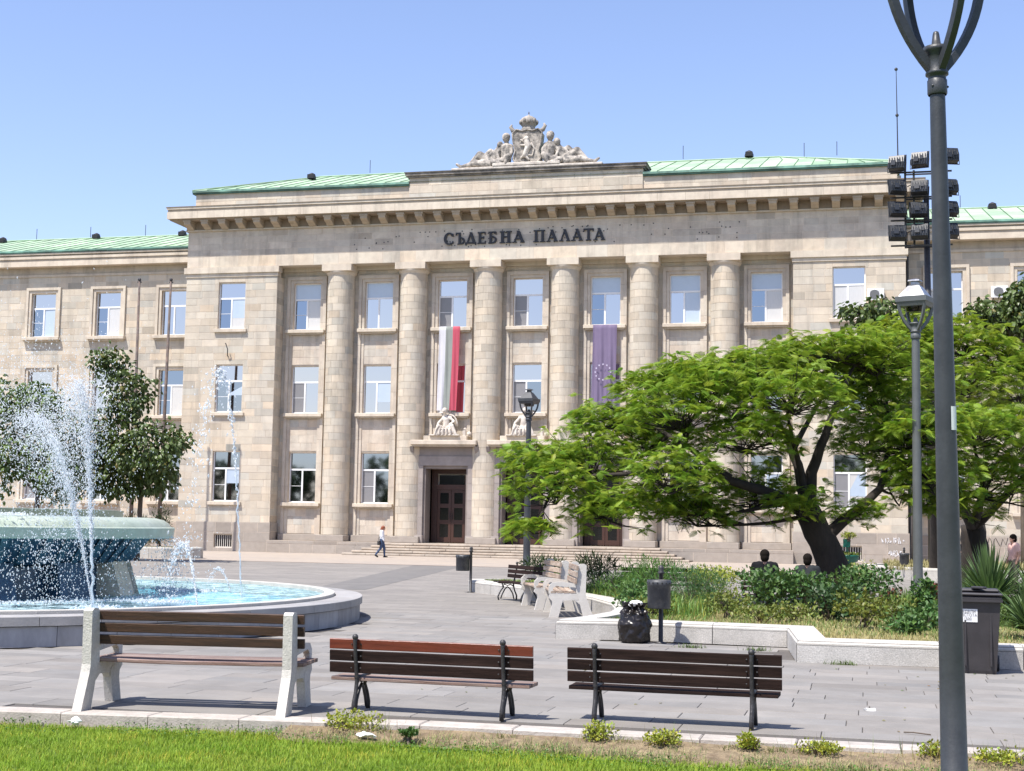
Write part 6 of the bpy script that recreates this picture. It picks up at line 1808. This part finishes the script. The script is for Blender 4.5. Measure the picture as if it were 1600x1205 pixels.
# trees of the park behind the viewer, mirrored in the low windows
pos = []; dirs = []
rg = np.random.default_rng(9)
for k in range(26):
    cx = -95 + k * 6.6 + rg.uniform(-2, 2); cy = -34 + rg.uniform(-4, 4); h = rg.uniform(8.5, 12.5)
    for _ in range(700):
        u = norm(rg.normal(size=3)[None])[0]
        pos.append((cx + u[0] * 3.8, cy + u[1] * 3, h * .62 + u[2] * h * .4)); dirs.append(rg.normal(size=3))
n = len(pos); X, Y, Z = frames(np.array(dirs))
tag(scatter('trees', SMALL[0] * np.array((1.2, 1.6, 1)), SMALL[1], np.array(pos), X, Y, Z, rg.uniform(.6, 1.3, n), np.ones((n, 3)) * .8, LEAFC), 'row of park trees behind the viewer', kind='stuff')

# ------------------------------------------------------------------ shrubs
SHRUBS = [
(-8.07,36.40,0.71,0.49,0.26,'dark','dark green low shrub behind the iron bench, under the street lamp'),
(-6.43,34.72,0.78,0.53,0.26,'dark','dark spiky shrub at the back of the bed, left of the grey green ones'),
(-4.10,28.00,0.81,0.62,0.37,'feather','tall feathery green shrub right behind the nearest white bench'),
(-3.15,26.75,0.76,0.62,0.42,'juniper','grey green juniper shrub behind the litter bin by the rubbish bag'),
(-3.0,29.0,0.77,0.55,0.24,'yellow','yellow green variegated shrub left of the hedge with seated people'),
(-2.30,24.90,0.50,0.42,0.20,'olive','olive shrub with dry stems right of the juniper'),
(-1.75,26.60,0.80,0.52,0.31,'leafy','mid green leafy shrub hiding the left seated person'),
(-1.07,26.74,0.74,0.50,0.28,'leafy','mid green leafy shrub hiding the right seated person'),
(-1.21,24.45,0.42,0.36,0.15,'olive','low yellow olive shrub in front of the leafy hedge'),
(-0.63,25.01,0.54,0.45,0.36,'darkleaf','dark green leafy shrub below the leaning tree trunk'),
(-0.10,26.44,0.85,0.54,0.29,'leafy','broad leafy shrub right of the leaning tree trunk'),
(-0.08,23.17,0.56,0.43,0.30,'rust','rust tinged green shrub with dark hollow beneath'),
(0.45,22.39,0.36,0.32,0.23,'leafy','small round green shrub near the granite corner'),
(0.83,23.41,0.38,0.34,0.34,'leafy','bushy green shrub left of the big lamp post'),
(0.84,25.14,0.74,0.17,0.32,'leafy','climbing rose leaves around the silver hooded lamp post'),
(1.14,26.77,0.67,0.20,0.19,'red','dark red leaved shrub between the two lamp posts'),
(0.43,31.28,0.39,0.19,0.19,'red','small reddish shrub beside the pale path')]
KIND = {'clump': ((.8, 1.0, .9), .03, 2600, .4), 'kerb': ((2.9, 2.1, 1.0), .028, 3000, .4),  # tint, leaf, count per m2 surface, up bias
    'dark': ((.35, .42, .5), .12, 500, .3), 'feather': ((1.0, 1.25, 1.1), .085, 1100, .8), 'juniper': ((.85, 1.15, 1.6), .06, 1600, .5), 'yellow': ((2.9, 2.1, 1.2), .05, 1300, .3),
    'olive': ((1.45, 1.15, .9), .06, 900, .5), 'leafy': ((.75, .95, 1.0), .085, 900, .2), 'darkleaf': ((.55, .7, .95), .095, 900, .2), 'rust': ((1.25, .95, .6), .075, 900, .1), 'red': ((1.4, .28, .6), .06, 900, .3)}
def shrub(x, y, z, hx, hz, kind, lab, seed=0, base=None, m_=None, group=None):
    rg = np.random.default_rng(seed + 100); t0, leaf, dn, up = KIND[kind]
    zb = .2 if base is None else base
    e = empty('shrub', (x, y, zb), label=lab, cat='shrub', group=group)
    hy = min(hx, .55); top = z + hz
    st = MB()
    for _ in range(9):
        a = rg.uniform(0, 2 * pi); r = rg.uniform(.2, .8)
        st.tube([(x + rg.normal(0, .04), y + rg.normal(0, .04), zb - .02), (x + hx * .4 * r * cos(a), y + hy * .4 * r * sin(a), (zb + z) / 2), (x + hx * r * cos(a), y + hy * r * sin(a), z + hz * .3)], [.014, .01, .005], 5)
    st.build('stems', BARKG, e)
    lobes = [(x + hx * .55 * cos(a), y + hy * .55 * sin(a), z + rg.uniform(-.2, .35) * hz, rg.uniform(.45, .75)) for a in rg.uniform(0, 2 * pi, 9)]
    n = int(dn * hx * (hz + (z - zb)) * 2.2 * (.085 / leaf) ** .5) + 200
    pos = []; dirs = []; tint = []; g_ = rg.normal(0, .12, len(lobes))
    zl = zb + .06
    for i in range(n):
        k = rg.integers(len(lobes)); lx, ly, lz, s_ = lobes[k]
        u = norm(rg.normal(size=3)[None])[0]; r = rg.uniform(.5, 1.05)
        p = np.array((lx + u[0] * hx * s_ * r, ly + u[1] * hy * s_ * r, lz + u[2] * hz * s_ * r))
        if rg.random() < .35: p[2] = zl + (p[2] - zl) * rg.uniform(.2, .9)
        if kind == 'rust' and p[2] < z - .35 * hz and rg.random() < .8: continue
        p[2] = max(p[2], zl)
        pos.append(p); d = rg.normal(0, 1, 3) + u * .8; d[2] += up * 2; dirs.append(d)
        q = 1 + g_[k] + rg.normal(0, .14); q2 = rg.normal(0, .05)
        tint.append((t0[0] * q * (1 + q2 * 2), t0[1] * q, t0[2] * q * (1 - q2)))
    n = len(pos); X, Y, Z = frames(np.array(dirs), roll=rg.normal(0, 1, n))
    tv = SMALL[0] * (np.array((1.5, .32, 1)) if kind in ('feather', 'juniper') else (np.array((1.8, .4, 1)) if kind == 'dark' else np.array((1, 1.25, 1))))
    scatter('foliage', tv, SMALL[1], np.array(pos), X, Y, Z, leaf * rg.uniform(.6, 1.3, n), np.array(tint), m_ or LEAFS, e)
    return e
for i, s_ in enumerate(SHRUBS): shrub(*s_, seed=i, base=(0 if i == 16 else None))
shrub(-.60, 46.35, 1.6, .22, .12, 'yellow', 'yellow flowers in the top box of the green stand', 41, 1.42)
shrub(-.62, 46.4, 1.0, .34, .07, 'olive', 'trailing plants in the wide green bowl', 42, .88)
shrub(-.35, 44.5, .45, .5, .45, 'yellow', 'flowering shrub in front of the green flower stand', 43, 0)
shrub(-32.2, 60.0, 1.25, 1.5, .9, 'dark', 'dark bush in the planter behind the fountain', 44, .5)
shrub(-31.0, 59.9, 1.5, .4, 1.1, 'dark', 'tall dark narrow bush beside the fountain bowl', 45, .5)
shrub(-1.35, 46.2, .5, .35, .3, 'red', 'dark reddish plant left of the leaning trunk foot', 46, 0)
# small variegated plants along the kerb
for i, (x, y, hx, hz, lab) in enumerate([(-4.33, 12.06, .26, .085, 'widest yellow green kerb plant, below the left end of the red topped bench'), (-2.2, 12.12, .14, .11, 'yellow kerb plant in front of the left leg of the dark slatted bench'),
        (-1.66, 12.06, .16, .08, 'yellow leaved kerb plant under the middle of the dark slatted bench'), (-.93, 12.05, .10, .09, 'yellow kerb plant at the right leg of the dark slatted bench'),
        (-.40, 12.0, .17, .06, 'sparse kerb plant right of the dark slatted bench'), (.5, 12.08, .16, .09, 'yellowish kerb plant half hidden by the big lamp post'), (1.05, 12.08, .25, .06, 'dry yellowish kerb plant right of the big lamp post'), (-3.75, 11.75, .09, .03, 'tiny green plant below the red topped bench')]):
    shrub(x, y, -.02 + hz * .3, hx, hz, 'kerb' if i != 7 else 'clump', lab, 60 + i, -.09, group='small variegated plants along the kerb')
    o = bpy.context.scene.collection.objects
# ------------------------------------------------------------------ blades (grass, yucca)
def blades(name, P_, h, w, lean, tint, m_, parent=None, kind='stuff', seg=3, lab=None, cat=None):
    P_ = np.array(P_); n = len(P_); a = rng.uniform(0, 2 * pi, n); h = np.asarray(h); w = np.asarray(w); lean = np.asarray(lean)
    D_ = np.stack([np.cos(a), np.sin(a), 0 * a], 1); S_ = np.stack([-np.sin(a), np.cos(a), 0 * a], 1)
    rows = []
    for i in range(seg + 1):
        t = i / seg; c = P_ + D_ * (lean * t * t)[:, None] + np.array([0, 0, 1.0]) * (h * (t - .25 * lean / np.maximum(h, 1e-3) * t * t))[:, None]
        if i < seg:
            ww = (w * (1 - t * .6))[:, None]; rows += [c - S_ * ww, c + S_ * ww]
        else: rows += [c]
    V = np.stack(rows, 1).reshape(-1, 3); m = 2 * seg + 1
    F = []
    for i in range(seg - 1): F += [(2 * i, 2 * i + 1, 2 * i + 3), (2 * i, 2 * i + 3, 2 * i + 2)]
    F += [(2 * seg - 2, 2 * seg - 1, 2 * seg)]
    F = (np.array(F)[None] + (np.arange(n) * m)[:, None, None]).reshape(-1, 3)
    o = np_mesh(name, V, F, m_, np.repeat(np.array(tint), m, 0), parent)
    if kind: o['kind'] = kind
    if lab: o['label'] = lab
    return o
def yucca(x, y, z, n, L_, lab, seed):
    rg = np.random.default_rng(seed); e = empty('yucca', (x, y, .2), label=lab, cat='plant', group='spiky yucca plants behind the wheelie bin')
    V = []; F = []; T = []
    for i in range(n):
        a = rg.uniform(0, 2 * pi); el = rg.uniform(.25, 1.5); l = L_ * rg.uniform(.7, 1.1); w = .022 * rg.uniform(.8, 1.2)
        d = np.array((cos(a) * cos(el), sin(a) * cos(el), sin(el))); s_ = np.array((-sin(a), cos(a), 0))
        b0 = np.array((x, y, z)) + d * .05; k0 = len(V)
        for j, t in enumerate((0, .35, .7)):
            c = b0 + d * l * t + np.array((0, 0, -1)) * (.30 * l * t * t * cos(el)); ww = w * (1, 1.05, .75)[j]; V += [c - s_ * ww + np.array((0, 0, .008)), c, c + s_ * ww + np.array((0, 0, .008))]
        V.append(b0 + d * l + np.array((0, 0, -1)) * (.30 * l * cos(el)))
        F += [(k0, k0 + 1, k0 + 4), (k0, k0 + 4, k0 + 3), (k0 + 1, k0 + 2, k0 + 5), (k0 + 1, k0 + 5, k0 + 4), (k0 + 3, k0 + 4, k0 + 7), (k0 + 3, k0 + 7, k0 + 6), (k0 + 4, k0 + 5, k0 + 8), (k0 + 4, k0 + 8, k0 + 7), (k0 + 6, k0 + 7, k0 + 9), (k0 + 7, k0 + 8, k0 + 9)]
        g = rg.normal(0, .12); T += [(1.0 + g, 1.05 + g, 1.5 + g)] * 10
    np_mesh('leaves', np.array(V), np.array(F), LEAFS, np.array(T), e)
    s_ = MB(); s_.tube([(x, y, .15), (x, y, z + .1)], [.09, .06], 8); s_.build('stem', BARKG, e)
yucca(1.95, 25.6, .50, 330, 1.05, 'largest yucca behind the wheelie bin', 1)
yucca(2.25, 22.3, .32, 230, .8, 'nearer yucca cut by the right picture edge', 2)
yucca(2.75, 26.0, .45, 200, .95, 'yucca behind the other two at the right edge', 3)
yucca(1.5, 26.6, .35, 120, .7, 'low yucca seen left of the wheelie bin lid', 4)

# lawn
def scatter_area(n, fn, x0, x1, y0, y1):
    out = []
    X_ = rng.uniform(x0, x1, n); Y_ = rng.uniform(y0, y1, n)
    for x, y in zip(X_, Y_):
        if fn(x, y): out.append((x, y))
    return np.array(out)
def edge(x):   # where green lawn gives way to dry strip
    return kerb_y(x) - (.27 if x < -4.9 else .30) - (0.0 if x < -4.9 else min(.52, .22 + (x + 4.9) * .08)) + .09 * noise.noise(Vector((x * 1.7, 0, 0))) * (x > -5)
P2 = scatter_area(175000, lambda x, y: y < edge(x) + random.gauss(0, .05) and -.55 * y - 2.2 < x < .12 * y + .6, -9.6, 2.4, 8.4, 12.3)
n = len(P2); cl = np.array([noise.noise(Vector((x * 1.3, y * 1.3, 5))) for x, y in P2]); fine = np.array([noise.noise(Vector((x * 7, y * 7, 1))) for x, y in P2])
h = (.022 + .016 * fine + .01 * cl + rng.normal(0, .007, n)).clip(.008, .07); g = 1 + rng.normal(0, .13, n) + .12 * cl
yel = (rng.random(n) < .05 + .10 * (cl > .25))
tint = np.stack([g * (1 + .10 * cl + .8 * yel), g * (1 + .15 * yel), g * (1 + .5 * yel)], 1)
blades('grass', np.column_stack([P2, np.full(n, -.13)]), h + .035, rng.uniform(.0022, .0042, n), rng.uniform(.012, .05, n), tint, GRASSM, seg=2, lab='bright green mown lawn in the foreground')
P2 = scatter_area(16000, lambda x, y: y > 7.2 and y < 8.6, -9, 3, 7.2, 8.6)
n = len(P2); blades('grass', np.column_stack([P2, np.full(n, -.13)]), rng.uniform(.05, .09, n), np.full(n, .004), rng.uniform(.01, .04, n), np.ones((n, 3)), GRASSM, lab='nearest part of the green lawn')
b = MB()
xs = np.linspace(-9, 4, 140)
for i in range(len(xs) - 1):
    for j in range(8):
        def q(x, t):
            ya, yb = edge(x) - .12, kerb_y(x) - .26; y = ya + (yb - ya) * t
            return (x, y, -.118 + .022 * noise.noise(Vector((x * 3, y * 5, 0))) + (.085 if x > -4.9 else .0) * t)
        b.quad(q(xs[i], j / 8), q(xs[i + 1], j / 8), q(xs[i + 1], (j + 1) / 8), q(xs[i], (j + 1) / 8))
b.smooth = True
tag(b.build('soil', SOIL), 'dry brown soil strip between lawn and kerb', kind='structure')
P2 = scatter_area(70000, lambda x, y: x > -5.0 + random.uniform(-.4, .2) and edge(x) - .12 < y < kerb_y(x) - .24 and noise.noise(Vector((x * 2.2, y * 3, 2))) > random.uniform(-.55, .6), -9, 3, 10.6, 12.4)
n = len(P2); gr = rng.random(n) < .25
tint = np.where(gr[:, None], np.array([[.35, .75, .4]]), np.array([[1.0, 1.0, 1.0]])) * (1 + rng.normal(0, .18, (n, 1)))
blades('dry_grass', np.column_stack([P2, np.full(n, -.10)]), rng.uniform(.03, .11, n), np.full(n, .0025), rng.uniform(.02, .09, n), tint, DRYM, seg=2, lab='straw coloured dry grass along the kerb')
P2 = []
for x, y, r, k in [(-4.3, 12.05, .3, 130), (-2.2, 12.1, .15, 40), (-1.6, 12.08, .15, 40), (-.4, 12, .2, 40), (.5, 12.05, .3, 60), (1.1, 12.1, .3, 60)]:
    for _ in range(k): P2.append((x + random.gauss(0, r * .6), y + random.gauss(0, .07)))
P2 = np.array(P2); n = len(P2)
blades('grass_tufts', np.column_stack([P2, np.full(n, -.1)]), rng.uniform(.08, .26, n), np.full(n, .0025), rng.uniform(.0, .1, n), np.stack([rng.uniform(.4, .9, n), rng.uniform(.6, .9, n), rng.uniform(.3, .6, n)], 1), DRYM, lab='long grass stalks between the kerb plants')
# planted bed: dry short grass in front, green long grass at the left
import mathutils.geometry as mg
polyv = [Vector((x, y)) for x, y in poly]
def inpoly(x, y):
    c = False; j = len(poly) - 1
    for i in range(len(poly)):
        xi, yi = poly[i]; xj, yj = poly[j]
        if (yi > y) != (yj > y) and x < (xj - xi) * (y - yi) / (yj - yi) + xi: c = not c
        j = i
    return c
P2 = scatter_area(60000, lambda x, y: inpoly(x, y) and -.30 * y < x < .13 * y + .5, -8, 5, 19.8, 30)
n = len(P2); cl = np.array([noise.noise(Vector((x * .9, y * .6, 7))) for x, y in P2]); gr = (rng.random(n) < .48 - .9 * cl - (P2[:, 1] < 22.5) * .12)
tint = np.where(gr[:, None], np.array([[.42, .72, .40]]), np.array([[.95, .92, .85]])) * (1 + rng.normal(0, .15, (n, 1)))
blades('dry_grass', np.column_stack([P2, np.full(n, .2)]), rng.uniform(.04, .13, n), np.full(n, .006), rng.uniform(.02, .08, n), tint, DRYM, seg=2, lab='dry short grass in the front of the planted bed')
P2 = scatter_area(42000, lambda x, y: inpoly(x, y) and x < -2.6 and (y > 23.4 or x < -3.6), -10.2, -2.4, 22.3, 38)
n = len(P2); cl = np.array([noise.noise(Vector((x * .8, y * .8, 7))) for x, y in P2]); far = P2[:, 1] > 24.5
hh_ = np.where(far, rng.uniform(.08, .30, n), rng.uniform(.05, .13, n)) * (1 + .8 * cl)
hh_ = np.where((P2[:, 0] < -8.3), .15, hh_)
_y = rng.random(n) < .25
tint = np.stack([1.25 + rng.normal(0, .15, n) + 1.2 * _y, 1.35 + rng.normal(0, .14, n) + .4 * _y, 1.3 + rng.normal(0, .1, n)], 1) * (1 + .4 * cl[:, None])
blades('tall_grass', np.column_stack([P2, np.full(n, .2)]), hh_, rng.uniform(.008, .014, n), rng.uniform(.02, .2, n), tint, LEAFS, lab='tall rough green grass behind the white benches')
P2 = scatter_area(9000, lambda x, y: inpoly(x, y), .3, 6, 24, 34)
n = len(P2); blades('tall_grass', np.column_stack([P2, np.full(n, .2)]), rng.uniform(.1, .4, n), np.full(n, .012), rng.uniform(.02, .2, n), np.ones((n, 3)) * np.array((1, 1.1, .8)), LEAFS, lab='rough grass around the yuccas')
P2 = scatter_area(5000, lambda x, y: True, .6, 9, 54, 66); n = len(P2)
blades('dry_grass', np.column_stack([P2, np.full(n, .36)]), rng.uniform(.1, .3, n), np.full(n, .02), rng.uniform(.05, .2, n), np.ones((n, 3)) * .8, DRYM, lab='dry grass in the far planter by the right wing')
# weeds at the wall foot
for i, (x, y) in enumerate([(-1.55, 21.15), (-.35, 19.45), (-2.5, 21.25)]):
    P2 = np.array([(x + random.gauss(0, .1), y + random.gauss(0, .03)) for _ in range(90)])
    o = blades('weed', np.column_stack([P2, np.full(90, -.01)]), rng.uniform(.03, .09, 90), np.full(90, .006), rng.uniform(.01, .06, 90), np.ones((90, 3)), LEAFS, kind=None)
    o['kind'] = 'stuff'; tag(o, ['small weed growing at the granite wall right of the litter bin', 'tiny weed in a wall joint right of the granite corner', 'tiny weed tuft close to the litter bin post'][i], 'weed', 'weeds at the granite wall')
# litter on the lawn
def crumple(x, y, z, s, lab, sx=1.):
    b = MB(); n = 10; V = []
    b.ball((x, y, z + s * .4), s, 9, 6, (sx, 1, .6))
    b.v = [tuple(Vector(p) + Vector((noise.noise(Vector(p) * 25), noise.noise(Vector(p) * 25 + Vector((9, 0, 0))), noise.noise(Vector(p) * 25 + Vector((0, 9, 0))))) * s * .9) for p in b.v]
    tag(b.build('crumpled_paper', PAPER), lab, 'litter')
crumple(-6.76, 11.62, -.07, .045, 'crumpled white paper on the lawn by the concrete bench')
crumple(-4.12, 11.76, -.07, .035, 'torn white paper on the lawn below the red topped bench', 2.6)
crumple(.0, 14.6, 0, .03, 'small white scrap on the paving right of the front benches', 2)
tw = MB(); tw.tube([(.28, 13.1, .01), (.36, 13.05, .018), (.50, 13.02, .01)], .006, 5); tag(tw.build('twig', BARKG), 'thin twig lying on the paving beside the big lamp post', 'twig')
lf = [(random.uniform(-5, 2), random.uniform(12.7, 19)) for _ in range(36)]
b = MB()
for x, y in lf:
    a = random.uniform(0, 6.28); b.tint = (random.uniform(1, 3), random.uniform(.8, 1.6), .7)
    b.add([(x, y, .004), (x + .03 * cos(a), y + .03 * sin(a), .01), (x + .045 * cos(a + .4), y + .045 * sin(a + .4), .005), (x + .02 * cos(a + .9), y + .02 * sin(a + .9), .012)], [(0, 1, 2, 3)])
tag(b.build('fallen_leaves', LEAFS), 'few small dry leaves scattered on the paving', kind='stuff')
# more rounded plants filling the bed
random.seed(77)
for i, (x, y, hx, hz, k, lab) in enumerate([(-3.9, 26.0, .5, .28, 'leafy', 'rounded green plant between the nearest white bench and the juniper'), (-3.55, 24.6, .4, .2, 'olive', 'low olive clump just behind the rubbish bag'),
        (-5.0, 30.6, .7, .3, 'feather', 'feathery clump behind the middle white bench'), (-1.7, 23.9, .45, .16, 'olive', 'dry low clump in front of the hedge'),
        (-5.6, 32.6, .7, .28, 'juniper', 'grey green clump far back near the iron bench'), (.35, 24.6, .4, .25, 'olive', 'straggly yellow green clump left of the climbing rose'), (-7.3, 34.6, .6, .22, 'feather', 'light green clump behind the iron bench')]):
    shrub(x, y, .22 + hz * 1.0, hx, hz, k, lab, 80 + i)
# clover patches along the lawn edge
P2 = scatter_area(30000, lambda x, y: edge(x) - .55 < y < edge(x) + .03 and noise.noise(Vector((x * 1.1, y * 2, 8))) > -.05, -9, 2.3, 9.5, 12.3)
n = len(P2); d = rng.normal(0, 1, (n, 3)); d[:, 2] = rng.uniform(-.2, .5, n); X, Y, Z = frames(d, roll=rng.normal(0, .5, n))
g = 1 + rng.normal(0, .18, n)
o = scatter('clover', SMALL[0] * np.array((1, 1.5, 1)), SMALL[1], np.column_stack([P2, rng.uniform(-.09, -.045, n)]), X, Y, Z, rng.uniform(.012, .024, n), np.stack([g * .8, g * 1.1, g * .7], 1), LEAFS, kind='stuff')
o['label'] = 'dark green clover along the lawn edge'
# stray weeds and dead stalks on the dry strip
random.seed(91)
for i in range(7):
    x = random.uniform(-4.6, 1.6); y = kerb_y(x) - random.uniform(.32, .6)
    P2 = np.array([(x + random.gauss(0, .07), y + random.gauss(0, .03)) for _ in range(60)])
    blades('weeds', np.column_stack([P2, np.full(60, -.09)]), rng.uniform(.03, .12, 60), np.full(60, .004), rng.uniform(.02, .09, 60), np.ones((60, 3)) * np.array((1.1, .9, .7)), LEAFS)
